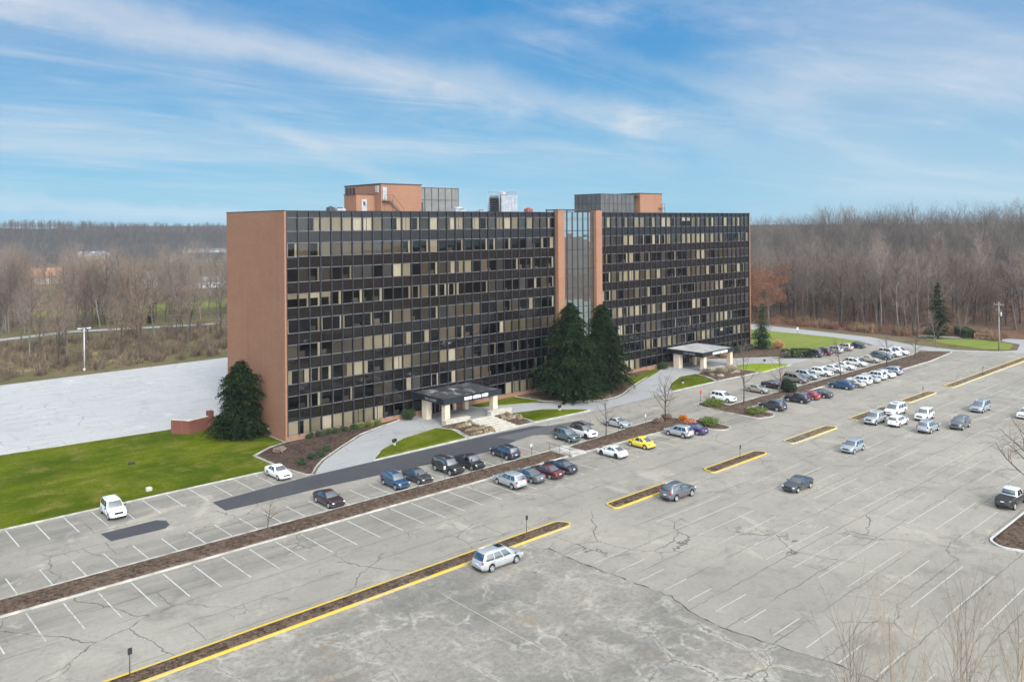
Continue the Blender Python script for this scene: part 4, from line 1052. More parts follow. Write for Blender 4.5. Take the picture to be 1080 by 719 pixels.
class Cab:
    def __init__(s, sp): s.sp = sp
    def dims(s, t):
        sp = s.sp; (f0, r0), (f1, r1) = sp['cb'], sp['cr']; arc = sp.get('arc', .04)
        c = arc * math.sin(math.pi * t)
        w = sp['wbelt'] + (sp['wroof'] - sp['wbelt']) * t ** 1.15
        return f0 + (f1 - f0) * t + c, r0 + (r1 - r0) * t - c, w, sp['z'][0] + (sp['z'][1] - sp['z'][0]) * (t ** .97)
    def pt(s, side, u, t, off=0.0):
        xf, xr, w, z = s.dims(t)
        if side == 'F':
            q = 1 - 2 * u; return Vector((xf - .13 * q * q * (1 - .5 * t) + off * .75, q * w * (1 - .0 * t), z + off * .65))
        if side == 'B':
            q = 1 - 2 * u; return Vector((xr + .10 * q * q - off * .85, q * w, z + off * .5))
        sg = -1 if side == 'R' else 1
        bow = .045 * math.sin(math.pi * u)
        x = (xf - .13 * (1 - .5 * t)) * (1 - u) + (xr + .10) * u
        return Vector((x, sg * (w + bow + off), z + off * .3))
    def ring(s, t):
        n = 6
        p = [s.pt('F', 1 - k / n, t) for k in range(n)]               # right to left
        p += [s.pt('L', k / 8, t) for k in range(8)]
        p += [s.pt('B', k / n, t) for k in range(n)]
        p += [s.pt('R', 1 - k / 8, t) for k in range(8)]
        return p
    def shell(s):
        m = MB(); rs = [s.ring(t) for t in (0, .2, .4, .6, .8, .93, 1.0)]
        c = sum((v for v in rs[-1]), Vector()) / len(rs[-1])
        top = rs[-1]
        for sc_, dz in ((.955, .028), (.86, .045), (.55, .062), (.02, .068)):
            rs.append([Vector((c.x + (v.x - c.x) * sc_, c.y + (v.y - c.y) * sc_, c.z + dz)) for v in top])
        m.loft(rs, 0, smooth=True); return m
    def pane(s, side, u0, u1, t0, t1, off=.012, nu=5, nt=4):
        m = MB()
        g = [[s.pt(side, u0 + (u1 - u0) * i / nu, t0 + (t1 - t0) * j / nt, off) for i in range(nu + 1)] for j in range(nt + 1)]
        for j in range(nt):
            for i in range(nu):
                q = [g[j][i], g[j][i+1], g[j+1][i+1], g[j+1][i]]
                m.face(q if side in 'FLB' else q, 0, True)
        return m
def obj_slot(o, mat):
    o.material_slots[0].link = 'OBJECT'; o.material_slots[0].material = mat
WHEEL = {}
def wheel_meshes(r):
    if r in WHEEL: return WHEEL[r]
    w = .105
    m = MB(); m.lathe([(r*.60, -w*.8), (r*.9, -w), (r*.985, -w*.75), (r, 0), (r*.985, w*.75), (r*.9, w), (r*.60, w*.8)], 24, 0, 'y')
    a = m.build('wheel', M['tyre'])
    m = MB(); m.lathe([(r*.67, w*.55), (r*.68, w*1.02), (r*.60, w*.98), (r*.56, w*.55)], 20, 0, 'y')
    for k in range(5):
        an = 2 * math.pi * k / 5
        d = Vector((math.sin(an), 0, math.cos(an))); n = Vector((math.cos(an), 0, -math.sin(an)))
        m.loft([[d*.04 + n*.05 + Vector((0, w*.9, 0)), d*.04 - n*.05 + Vector((0, w*.9, 0)), d*.04 - n*.05 + Vector((0, w*.5, 0)), d*.04 + n*.05 + Vector((0, w*.5, 0))],
                [d*r*.6 + n*.045 + Vector((0, w*.98, 0)), d*r*.6 - n*.045 + Vector((0, w*.98, 0)), d*r*.6 - n*.045 + Vector((0, w*.5, 0)), d*r*.6 + n*.045 + Vector((0, w*.5, 0))]], 0)
    m.lathe([(.07, w*.5), (.07, w*1.0), (.02, w*1.04)], 10, 0, 'y')
    b = m.build('rim', M['rim'])
    WHEEL[r] = (a.data, b.data)
    for o in (a, b): bpy.data.objects.remove(o)
    return WHEEL[r]
def make_car(kind):
    sp = SPEC[kind]; L, W = sp['L'], sp['W']
    root = empty('parked_car')
    body = car_body(sp).build('body', PAINT['white_paint'], root)
    cab = Cab(sp)
    roof = cab.shell().build('cabin', PAINT['white_paint'], root)
    cab.pane('F', .05, .95, .06, .93).build('windscreen', M['car_glass'], root)
    cab.pane('B', .08, .92, .14 if kind != 'pickup' else .2, .90).build('rear_window', M['car_glass'], root)
    for sd in 'LR':
        for (u0, u1) in sp['wins']: cab.pane(sd, u0, u1, .08, .88, .010).build('side_window', M['car_glass'], root)
    tm, rm = wheel_meshes(sp['wr'])
    for wx in sp['wx']:
        for sg in (-1, 1):
            w = link('wheel', tm, root); w.location = (wx, sg * (W/2 - .125), sp['wr'])
            if sg < 0: w.rotation_euler = (0, 0, math.pi)
            link('rim', rm, w)
    zt = interp(sp['top'], L/2 - .12)
    hl = {'pickup': .98, 'big_suv': .98, 'suv': .86}.get(kind, .69)
    for sg in (-1, 1):
        m = MB(); m.blob((L/2 - .155, sg * W * .375, hl), (.13, .17, .085), nu=10, nv=6); m.build('headlight', M['head'], root)
        m = MB()
        if kind in ('suv', 'big_suv', 'minivan', 'hatch'): m.blob((-L/2 + .10, sg * W * .405, interp(sp['top'], -L/2 + .2) - .10), (.11, .11, .20 if kind != 'minivan' else .13), nu=10, nv=6)
        else: m.blob((-L/2 + .10, sg * W * .35, .84 if kind != 'pickup' else 1.0), (.09, .19 if kind != 'pickup' else .07, .08 if kind != 'pickup' else .2), nu=10, nv=6)
        m.build('tail_light', M['tail'], root)
        xm = sp['cb'][0] - .32
        m = MB(); m.blob((xm, sg * (W/2 + .07), sp['z'][0] + .06), (.07, .12, .07), nu=8, nv=5); m.tube((xm, sg * (W/2 - .1), sp['z'][0] + .02), (xm, sg * (W/2 + .05), sp['z'][0] + .03), .025, .025, 5)
        m.build('mirror', M['trim'], root)
    m = MB(); gx0 = L/2 - .03
    m.bevbox((gx0 - .06, -W*.24, hl - .16), (gx0 + .012, W*.24, hl + .06), .015); m.bevbox((gx0 - .10, -W*.33, sp['zb'] + .04), (gx0 - .004, W*.33, sp['zb'] + .20), .015)
    m.build('grille', M['trim'], root)
    m = MB(); m.bevbox((-L/2 - .004, -W*.36, sp['zb'] + .03), (-L/2 + .12, W*.36, sp['zb'] + .19), .015); m.build('rear_bumper_trim', M['trim'], root)
    m = MB(); pz = interp(sp['top'], -L/2 + .02) * .5 + .33; m.box((-L/2 - .022, -.17, pz), (-L/2 + .02, .17, pz + .13)); m.build('licence_plate', M['plate'], root)
    if kind in ('suv', 'big_suv', 'minivan'):
        for sg in (-1, 1):
            m = MB(); m.tube((sp['cr'][0] - .2, sg * sp['wroof'] * .86, sp['z'][1] + .07), (sp['cr'][1] + .2, sg * sp['wroof'] * .86, sp['z'][1] + .07), .022, .022, 6); m.build('roof_rail', M['rim'], root)
    if kind == 'minivan':
        m = MB(); m.bevbox((.15 - .45, -.42, sp['z'][1] + .055), (.15 + .25, .42, sp['z'][1] + .072), .01); m.build('sunroof', M['car_glass'], root)
    if kind == 'pickup':
        m = MB(); m.box((-2.72, -.80, 1.262), (-1.02, .80, 1.275)); m.build('bed_cover', M['trim'], root)
    return root
PROTO = {}
def car(kind, pt, x, y, deg, label, cat, group=None, scale=1.0, dark_rim=False, roof=None, z=0.0):
    if kind not in PROTO:
        r = make_car(kind); r.name = {'minivan': 'parked_minivan', 'pickup': 'parked_pickup'}.get(kind, 'parked_car')
        PROTO[kind] = (r, kids_of(r)); c = r
    else:
        r, kids = PROTO[kind]; c = copy_tree(r, kids)
    c.location = (x, y, z); c.rotation_euler = (0, 0, R(deg)); c.scale = (scale * rc2.uniform(.97, 1.03), scale * rc2.uniform(.98, 1.02), scale * rc2.uniform(.965, 1.035))
    tag(c, label, cat, group)
    CARS.append((c, pt, dark_rim, roof))
    return c
CARS = []
rc2 = random.Random(12)
DN, UP, LF, RT = -90, 90, 180, 0
G1, G2, G3, G4 = 'cars parked along the lane by the offices', 'cars parked in front of the mulch strip', 'cars parked at the far wing', 'cars parked in the open lot'
rc = random.Random(2)
def place(kind, pt, x, y, deg, label, cat='car', group=None, **k):
    return car(kind, pt, x + rc.uniform(-.12, .12), y + rc.uniform(-.15, .15), deg + rc.uniform(-2.2, 2.2), label, cat, group, **k)
place('suv', 'white_paint', -28.3, -14.9, DN, 'white SUV alone at the lawn edge beside the small dark patch', 'suv', G1)
place('sedan', 'white_paint', -8.4, -14.7, DN, 'white sedan parked at the lawn corner beside the planting bed', 'car', G1)
place('sedan', 'dark_maroon_paint', -8.9, -28.0, DN, 'very dark maroon sedan alone against the mulch strip below the dark lane', 'car', G1)
place('suv', 'blue_paint', .2, -28.1, DN, 'blue SUV facing the mulch strip, left of the charcoal sedan', 'suv', G1, scale=.95)
place('sedan', 'charcoal_paint', 3.5, -28.1, DN, 'charcoal sedan facing the mulch strip, right beside the blue SUV', 'car', G1)
place('big_suv', 'black_paint', 8.3, -28.1, DN, 'large black SUV facing the mulch strip, left one of a black pair', 'suv', G1, scale=.96)
place('pickup', 'black_paint', 11.8, -28.2, DN, 'black pickup truck facing the mulch strip, right one of a black pair', 'pickup truck', G1, scale=.9)
place('suv', 'navy_paint', 18.4, -28.0, UP, 'dark navy SUV parked tail to the mulch strip, left of the walkway', 'suv', G1)
place('suv', 'teal_grey_paint', 30.7, -27.9, DN, 'dark grey SUV facing the mulch strip just right of the walkway', 'suv', G1)
place('suv', 'white_paint', 33.9, -28.0, DN, 'white SUV with a black roof beside the dark grey one', 'suv', G1, scale=1.02, dark_rim=True, roof='black_paint')
place('sedan', 'silver_paint', 42.3, -27.6, DN + 3, 'silver sedan behind the bare tree in the mulch strip, last one before the crossing', 'car', G1)
place('suv', 'silver_paint', 10.5, -37.6, UP, 'silver SUV first in the row of four below the mulch strip', 'suv', G2)
place('sedan', 'teal_grey_paint', 13.7, -37.5, UP, 'grey sedan between the silver SUV and the maroon sedan', 'car', G2)
place('sedan', 'maroon_paint', 16.5, -37.9, UP, 'maroon sedan third in the row of four below the mulch strip', 'car', G2)
place('sedan', 'navy_paint', 19.3, -37.8, UP, 'near-black navy sedan last in the row of four, by the walkway', 'car', G2)
place('coupe', 'white_paint', 29.4, -37.9, UP, 'white coupe on black wheels left of the yellow car', 'car', G2, dark_rim=True)
place('beetle', 'yellow_paint', 35.7, -37.7, UP, 'small rounded bright yellow car', 'car', G2)
place('suv', 'silver_paint', 44.4, -37.8, UP, 'silver SUV right of the yellow car and next to the violet sedan', 'suv', G2, scale=.95)
place('sedan', 'purple_blue_paint', 47.6, -38.2, UP, 'violet blue sedan at the end of the nearer mulch strip', 'car', G2)
place('suv', 'white_paint', 69.7, -28.9, DN, 'white SUV first behind the corner shrub of the far mulch strip', 'suv', G3)
place('suv', 'charcoal_paint', 70.1, -38.4, UP, 'near-black SUV first in the row at the corner shrub of the far strip', 'suv', G3)
place('sedan', 'beige_paint', 81.0, -29.1, DN, 'beige sedan behind the tall bare tree of the far strip', 'car', G3)
place('sedan', 'dark_maroon_paint', 86.6, -29.0, DN, 'dark plum sedan right of the beige one', 'car', G3)
place('suv', 'black_paint', 78.5, -38.5, UP, 'black SUV left of the small red car in the far row', 'suv', G3, scale=.95)
place('hatch', 'red_paint', 82.4, -38.4, UP, 'small red hatchback squeezed between two dark cars', 'car', G3)
place('sedan', 'charcoal_paint', 85.4, -38.8, UP, 'charcoal sedan right beside the small red hatchback', 'car', G3)
place('minivan', 'taupe_paint', 95.0, -29.2, DN, 'taupe minivan behind the green clipped shrub', 'minivan', G3)
place('suv', 'silver_paint', 99.9, -28.9, DN, 'silver SUV right of the taupe minivan', 'suv', G3)
place('suv', 'white_paint', 105.2, -29.1, DN, 'white SUV in the upper far row, left of the bare strip tree', 'suv', G3)
place('sedan', 'pearl_white_paint', 111.0, -29.0, DN, 'off-white sedan in the upper far row behind the bare strip tree', 'car', G3)
place('sedan', 'white_paint', 115.9, -29.2, DN, 'white sedan in the upper far row, right of the bare strip tree', 'car', G3)
place('minivan', 'pearl_white_paint', 121.6, -28.9, DN, 'cream white minivan in the upper far row left of the tan sedan', 'minivan', G3)
place('sedan', 'champagne_paint', 128.5, -29.0, DN, 'tan sedan near the far end of the upper row', 'car', G3)
place('suv', 'teal_grey_paint', 134.2, -28.9, DN, 'dark grey SUV near the far end of the upper row, before two white vans', 'suv', G3)
place('big_suv', 'white_paint', 139.6, -28.7, DN, 'white van, left of the two ending the upper far row', 'van', G3)
place('minivan', 'white_paint', 143.6, -28.6, DN, 'white minivan ending the upper far row', 'minivan', G3)
place('suv', 'blue_paint', 95.6, -38.2, UP, 'bright blue crossover in the lower far row', 'suv', G3)
place('sedan', 'champagne_paint', 99.0, -38.6, UP, 'tan sedan right beside the bright blue crossover', 'car', G3)
place('suv', 'white_paint', 102.2, -38.5, UP, 'white SUV two places right of the bright blue crossover', 'suv', G3)
place('sedan', 'silver_paint', 105.4, -38.6, UP, 'silver sedan in the middle of the lower far row', 'car', G3)
place('suv', 'pearl_white_paint', 109.1, -38.5, UP, 'off-white SUV in the lower far row, third from its far end', 'suv', G3)
place('sedan', 'white_paint', 112.6, -38.6, UP, 'white sedan in the lower far row, second from its far end', 'car', G3)
place('suv', 'pale_blue_silver_paint', 116.6, -38.6, UP, 'pale grey SUV ending the lower far row', 'suv', G3)
place('suv', 'charcoal_paint', 126.2, -16.5, UP, 'charcoal SUV beside the dark clipped hedge at the far lawn', 'suv', G3)
place('suv', 'maroon_paint', 130.2, -16.5, UP, 'maroon SUV parked at the edge of the far lawn', 'suv', G3)
place('suv', 'silver_paint', 135.4, -16.6, UP, 'silver SUV at the far lawn right of the maroon one', 'suv', G3)
place('suv', 'champagne_paint', 140.6, -16.6, UP, 'pale tan SUV at the far lawn left of the dark blue car', 'suv', G3)
place('sedan', 'navy_paint', 146.6, -17.0, UP, 'dark blue sedan last in the row at the far lawn', 'car', G3)
place('hatch', 'pale_blue_silver_paint', 55.3, -59.2, LF, 'pale silver hatchback alone in the open lot below the worn islands', 'car', G4, scale=1.03)
place('big_suv', 'silver_paint', 73.4, -54.3, LF, 'silver SUV beside the end of a worn island, facing left', 'suv', G4, scale=.93)
place('minivan', 'white_paint', 82.0, -53.9, LF, 'white minivan in the open lot behind the silver SUV', 'minivan', G4)
place('suv', 'white_paint', 74.6, -57.4, RT, 'white SUV showing its tail in front of the white minivan', 'suv', G4, scale=.95)
place('suv', 'pearl_white_paint', 81.4, -59.0, LF, 'cream SUV behind the blue-grey SUV in the open lot', 'suv', G4)
place('suv', 'pale_blue_silver_paint', 73.9, -62.2, RT, 'blue-grey SUV showing its tail in front of the cream one', 'suv', G4)
place('suv', 'grey_paint', 79.7, -64.8, LF, 'dark grey SUV alone in the open lot, right of the blue-grey one', 'suv', G4)
place('minivan', 'pale_blue_silver_paint', 94.2, -63.0, LF, 'pale blue-grey minivan, the farthest one out in the open lot', 'minivan', G4)
place('sedan', 'white_paint', 94.6, -69.6, LF, 'white car cut off by the right edge of the picture', 'car', G4)
place('sedan', 'charcoal_paint', 35.0, -62.2, LF, 'charcoal sedan alone in the middle of the open lot', 'car', G4)
place('suv', 'grey_paint', 22.0, -54.1, RT, 'dark grey SUV beside the bright yellow kerbed island, tail towards us', 'suv', G4)
place('minivan', 'silver_paint', -5.6, -53.9, RT, 'silver minivan with dark sunroof beside the long yellow kerb', 'minivan', G4)
place('pickup', 'olive_black_paint', 47.2, -81.3, RT, 'dark olive pickup truck with a pale roof under the bare tree at the right edge', 'pickup truck', G4, roof='pearl_white_paint')
for c, pt, dr, rf in CARS:
    for ch in c.children:
        k = ch.name.split('.')[0]
        if k == 'body': obj_slot(ch, PAINT[pt])
        elif k == 'cabin': obj_slot(ch, PAINT[rf or pt])
        elif dr and k == 'wheel':
            for g_ in ch.children: obj_slot(g_, M['rim_dark'])
# ------------------------------------------------------------------ trees and plants
def bark(name, a, b):
    t = NT(name)
    f = t.noise(1.2, 5, .65, stretch=(1, 1, .25))
    oi = t.node('ShaderNodeObjectInfo')
    c = t.mix(t.ramp(f, .3, .7), a, b)
    geo = t.node('ShaderNodeNewGeometry')
    clump = t.ramp(t.noise(.085, 3, .6, vec=geo.outputs['Position']), .3, .7, .72, 1.32)
    h = t.node('ShaderNodeHueSaturation', {'Color': c, 'Value': t.math('MULTIPLY', clump, t.math('ADD', t.math('MULTIPLY', oi.outputs['Random'], .55), .72)), 'Saturation': t.math('ADD', t.math('MULTIPLY', oi.outputs['Random'], .5), .75)})
    return t.principled(h.outputs[0], .9, .1)
M['bark'] = bark('grey_bark', (.105, .088, .075), (.19, .16, .14))
M['twig'] = bark('grey_brown_twigs', (.165, .132, .112), (.25, .205, .178))
M['twig_warm'] = bark('brown_twigs', (.165, .118, .088), (.255, .185, .14))
M['bark_dark'] = bark('dark_bark', (.05, .041, .034), (.095, .078, .065))
M['twig_tan'] = bark('tan_twigs', (.17, .135, .10), (.26, .215, .165))
M['twig_russet'] = bark('russet_leaves', (.34, .13, .055), (.48, .21, .10))

class Tree:
    """bare tree: trunk and limbs in one mesh, twigs in another"""
    def __init__(s, seed): s.r = random.Random(seed); s.T = []; s.W = []
    def grow(s, p, d, L, r, lv, P):
        rnd = s.r
        n = P['seg'][lv]; pts = [(Vector(p), r)]; d = Vector(d).normalized(); p = Vector(p)
        tip = P['tip'][lv]
        for k in range(n):
            d = (d + Vector((rnd.gauss(0, P['wob'][lv]), rnd.gauss(0, P['wob'][lv]), rnd.gauss(0, P['wob'][lv]) + P['up'][lv]))).normalized()
            p = p + d * L / n
            pts.append((p.copy(), r * (1 - (1 - tip) * (k + 1) / n)))
        (s.T if lv < P['tl'] else s.W).append(pts)
        if lv + 1 >= len(P['num']) + 1 or lv >= len(P['num']): return
        N = P['num'][lv]
        for k in range(N):
            u = P['from'][lv] + (1 - P['from'][lv]) * (k + rnd.random()) / N
            i = min(n - 1, int(u * n)); f = u * n - i
            a, b = pts[i], pts[i + 1]
            q = a[0].lerp(b[0], f); rr = a[1] + (b[1] - a[1]) * f
            ax = (b[0] - a[0]).normalized()
            side = ax.orthogonal().normalized(); side.rotate(Matrix.Rotation(rnd.uniform(0, 6.283) if lv else k * 2.4 + rnd.uniform(-.5, .5), 3, ax))
            ang = R(rnd.uniform(*P['ang'][lv]))
            dd = ax * math.cos(ang) + side * math.sin(ang)
            ll = L * P['len'][lv] * (1 - P['tap'][lv] * (u - P['from'][lv])) * rnd.uniform(.75, 1.2)
            s.grow(q, dd, ll, min(rr * .72, r * P['rad'][lv]), lv + 1, P)
    @staticmethod
    def mesh(chains, sides):
        V, F = [], []
        for pts in chains:
            ns = sides(pts[0][1]); base = len(V)
            for i, (p, r) in enumerate(pts):
                d = (pts[min(i + 1, len(pts) - 1)][0] - pts[max(i - 1, 0)][0]).normalized()
                u = d.orthogonal().normalized(); w = d.cross(u)
                for k in range(ns):
                    a = 2 * math.pi * k / ns
                    V.append(p + (u * math.cos(a) + w * math.sin(a)) * r)
            for i in range(len(pts) - 1):
                for k in range(ns):
                    k2 = (k + 1) % ns
                    F.append((base + i*ns + k, base + i*ns + k2, base + (i+1)*ns + k2, base + (i+1)*ns + k))
        return np.array([tuple(v) for v in V], np.float32), np.array(F, np.int32)
    def arrays(s):
        return Tree.mesh(s.T, lambda r: 7 if r > .1 else 5), Tree.mesh(s.W, lambda r: 3)
WOOD = dict(seg=[7, 5, 3, 2], tip=[.22, .3, .35, .3], wob=[.05, .13, .18, .2], up=[.03, .10, .06, .03], num=[15, 9, 9], **{'from': [.34, .2, .12]},
            ang=[(30, 64), (28, 66), (25, 70)], len=[.40, .44, .46], tap=[.50, .35, .3], rad=[.40, .34, .45], tl=2)
def P(**k): d = dict(WOOD); d.update(k); return d
PT = {}
def tree_proto(key, seed, H, r, prm, barkm, twigm):
    t = Tree(seed); t.grow((0, 0, -.2), (0, 0, 1), H, r, 0, prm)
    a, b = t.arrays()
    PT[key] = (a, b, barkm, twigm, [None, None])
    return PT[key]
tree_proto('wood1', 1, 19, .24, P(), M['bark'], M['twig'])
tree_proto('wood2', 2, 20, .26, P(num=[14, 9, 9], ang=[(26, 54), (26, 64), (25, 65)]), M['bark'], M['twig'])
tree_proto('wood3', 3, 17, .22, P(num=[18, 8, 9], **{'from': [.16, .2, .15]}), M['bark_dark'], M['twig_warm'])
tree_proto('wood4', 4, 20, .22, P(num=[13, 9, 9], ang=[(22, 50), (25, 60), (25, 65)], **{'from': [.42, .2, .15]}), M['bark'], M['twig'])
tree_proto('wood5', 5, 16, .25, P(num=[17, 9, 9], len=[.48, .46, .46], ang=[(38, 70), (28, 64), (25, 68)], **{'from': [.24, .2, .15]}), M['bark'], M['twig_warm'])
tree_proto('wood6', 6, 18, .20, P(num=[15, 9, 9], **{'from': [.26, .2, .15]}), M['bark_dark'], M['twig'])
def plant_tree(key, x, y, z, sc_, label, group, name='bare_tree', cat='tree', rz=None, tilt=0.0):
    a, b, bm_, tm_, cache = PT[key]
    e = empty(name, (x, y, z), random.uniform(0, 6.28) if rz is None else rz); e.scale = (sc_,) * 3
    tag(e, label, cat, group)
    if cache[0] is None:
        cache[0] = np_mesh('trunk', a[0], a[1], bm_, e, True); cache[1] = np_mesh('crown', b[0], b[1], tm_, e, False)
    else:
        for c in cache:
            n = c.copy(); col.objects.link(n); n.parent = e
    return e
def scatter_mesh(name, keys, places, mats, kind='stuff', thin=1, seed=1, label=None, cat=None):
    """many trees as ONE object; every thin-th twig kept, made thicker"""
    VV, FF, MI = [], [], []; off = 0; rnd = random.Random(seed)
    for (x, y, z, sc_) in places:
        k = rnd.choice(keys); a, b = PT[k][0], PT[k][1]
        for which, (V, F) in enumerate((a, b)):
            an = rnd.uniform(0, 6.28); ca, sa = math.cos(an), math.sin(an)
            if which == 1 and thin > 1:
                nb = len(F) // 6; sel = np.arange(rnd.randrange(thin), nb, thin)
                F = F.reshape(nb, 6, 4)[sel].reshape(-1, 4) if nb * 6 == len(F) else F[::thin]
            W = np.empty_like(V); W[:, 0] = V[:, 0] * ca - V[:, 1] * sa; W[:, 1] = V[:, 0] * sa + V[:, 1] * ca; W[:, 2] = V[:, 2]
            W = W * sc_ + np.array((x, y, z), np.float32)
            VV.append(W); FF.append(F + off); MI.append(np.full(len(F), which, np.int32)); off += len(W)
    V = np.concatenate(VV); F = np.concatenate(FF); MI = np.concatenate(MI)
    o = np_mesh(name, V, F, mats); o.data.polygons.foreach_set('material_index', MI)
    tag(o, label, cat, kind=kind); return o

# --- the wood on the hill to the right: nearest trees one by one, the rest as one mass
def bearing(x, y): # angle right of the view axis and distance
    dx, dy = x - CAM[0], y - CAM[1]
    return math.degrees(math.atan2(dx * FY - dy * FX, dx * FX + dy * FY)), math.hypot(dx, dy)
rw = random.Random(77)
near, far = [], []
tries = 0
grid = {}
while tries < 60000 and len(near) + len(far) < 760:
    tries += 1
    b = rw.uniform(15.0, 34.5); D = 235 + (rw.random() ** .8) * 215
    an = R(YAW - b); x, y = CAM[0] + D * math.cos(an), CAM[1] + D * math.sin(an)
    edge = 181 + max(0, y - 30) * .05 + (4 if y < -15 else 0) + 3 * math.sin(y * .13)
    if x < edge: continue
    if -50 < y < -20 and x < 203: continue
    c = (int(x // 4.2), int(y // 4.2))
    if c in grid: continue
    grid[c] = 1
    (near if D < 318 else far).append((D, x, y))
near.sort(); extra = near[185:]; near = near[:185]; far += extra
W_KEYS = ['wood1', 'wood2', 'wood3', 'wood4', 'wood5', 'wood6']
for D, x, y in near:
    plant_tree(rw.choice(W_KEYS), x, y, hz(x, y), rw.uniform(.82, 1.15), 'bare leafless tree in the wood on the hillside right of the offices', 'bare trees of the hillside wood')
scatter_mesh('far_wood', W_KEYS, [(x, y, hz(x, y), rw.uniform(.92, 1.12)) for D, x, y in far], [M['bark'], M['twig']], thin=2, seed=3, label='dense mass of bare grey woodland on the hilltop right of the offices', cat='woodland')
under = []
for k in range(330):
    b = rw.uniform(15.0, 34.5); D = 232 + rw.random() * 95; an = R(YAW - b); x, y = CAM[0] + D * math.cos(an), CAM[1] + D * math.sin(an)
    if x > 184 + max(0, y - 30) * .05 and not (-50 < y < -20 and x < 203): under.append((x, y, hz(x, y) - .3, rw.uniform(.22, .5)))
scatter_mesh('wood_understory', ['wood3', 'wood6'], under, [M['bark_dark'], M['twig_warm']], thin=2, seed=13, label='thin bare understory saplings between the trunks of the hillside wood', cat='undergrowth')
# undergrowth along the front edge of the wood
def brush(name, places, mat, label, seed, h=(0.6, 1.6), n=60, L=1.0, th=.02):
    rnd = random.Random(seed); V, F = [], []
    for (x, y, z) in places:
        H = rnd.uniform(*h)
        for k in range(n):
            a = rnd.uniform(0, 6.28); rr = rnd.uniform(0, .55) * H * L
            p = Vector((x + rr * math.cos(a), y + rr * math.sin(a), z - .1))
            q = p + Vector((rnd.gauss(0, .28) * H, rnd.gauss(0, .28) * H, H * rnd.uniform(.5, 1.1)))
            w = Vector((rnd.uniform(-1, 1), rnd.uniform(-1, 1), .3)).normalized() * th * H
            m_ = p.lerp(q, .6) + Vector((rnd.gauss(0, .06), rnd.gauss(0, .06), .05)) * H
            i = len(V); V += [p - w, p + w, m_ + w, q, m_ - w]; F += [(i, i+1, i+2, i+4), (i+4, i+2, i+3, i+3)]
    V = np.array([tuple(v) for v in V], np.float32)
    F4 = np.array([f for f in F if f[2] != f[3]], np.int32); F3 = [f[:3] for f in F if f[2] == f[3]]
    me = bpy.data.meshes.new(name); me.from_pydata([tuple(v) for v in V], [], [tuple(int(q) for q in f) for f in F4] + F3); me.materials.append(mat); me.update()
    o = link(name, me); tag(o, label, 'undergrowth', kind='stuff'); return o
M['brush'] = bark('brown_brush', (.12, .085, .055), (.22, .16, .105))
M['brush_tan'] = bark('tan_dead_grass', (.21, .165, .085), (.32, .26, .15))
M['brush_red'] = bark('russet_brush', (.20, .085, .05), (.30, .14, .085))
pl = []
for k in range(420):
    y = rw.uniform(-38, 130); x = 176 + max(0, y - 30) * .02 + abs(rw.gauss(0, 5)) + (8 if y < -18 else 0)
    if y > 40: x -= (y - 40) * .18
    pl.append((x, y, hz(x, y)))
brush('wood_edge_undergrowth', pl[:250], M['brush_red'], 'russet undergrowth along the front edge of the hillside wood', 4, (.8, 2.2), 70)
brush('wood_edge_undergrowth', pl[250:], M['brush'], 'brown undergrowth along the front edge of the hillside wood', 5, (1.0, 3.2), 70)

# --- bare trees of the valley on the left
rv = random.Random(41)
vn, vf = [], []
grid = {}
tries = 0
while tries < 60000 and len(vn) + len(vf) < 300:
    tries += 1
    b = -rv.uniform(17.5, 33.0); D = 212 + (rv.random() ** .8) * 260
    an = R(YAW - b); x, y = CAM[0] + D * math.cos(an), CAM[1] + D * math.sin(an)
    if y < 92: continue
    if 146 < y < 168 and x < 60: continue
    if y < 146 and rv.random() < .62: continue
    if 18 < x < 110 and 232 < y < 262: continue             # open lawn seen between the trunks
    if any(abs(bearing(x, y)[0] - bearing(hx, hy)[0]) < hw and bearing(x, y)[1] < bearing(hx, hy)[1] and y > 146 for hx, hy, hw in ((66, 458, 1.0), (101, 379, .9), (128, 350, 1.2))) and rv.random() < .85: continue
    if any(abs(x - hx) < 13 and -40 < y - hy < 11 for hx, hy in ((66, 460), (101, 381), (126, 352))): continue
    c = (int(x // 4.6), int(y // 4.6))
    if c in grid: continue
    grid[c] = 1
    (vn if D < 360 else vf).append((D, x, y))
vn.sort(); vf += vn[112:]; vn = vn[:112]
for D, x, y in vn:
    s_ = rv.uniform(.80, 1.32) * (.8 if y < 146 else 1.0)
    plant_tree(rv.choice(('wood3', 'wood5', 'wood6', 'wood5', 'wood3', 'wood1')), x, y, hz(x, y), s_, 'bare leafless tree in the valley beyond the pale side parking lot', 'bare trees of the valley')
scatter_mesh('valley_wood', W_KEYS, [(x, y, hz(x, y), rv.uniform(.8, 1.25)) for D, x, y in vf], [M['bark'], M['twig']], thin=2, seed=9, label='mass of bare grey trees around the houses in the valley', cat='woodland')
pl = []
for k in range(900):
    x = rv.uniform(-60, 60); y = 86 + rv.random() * 56 + (x + 22) * .02
    if y > 143: continue
    pl.append((x, y, hz(x, y)))
brush('meadow_brush', pl[:620], M['brush'], 'brown bare brush on the slope between the pale lot and the valley road', 6, (.9, 3.2), 70)
brush('meadow_brush', pl[620:], M['brush_tan'], 'tan dead grass on the slope between the pale lot and the valley road', 7, (.5, 1.2), 90, 1.6)
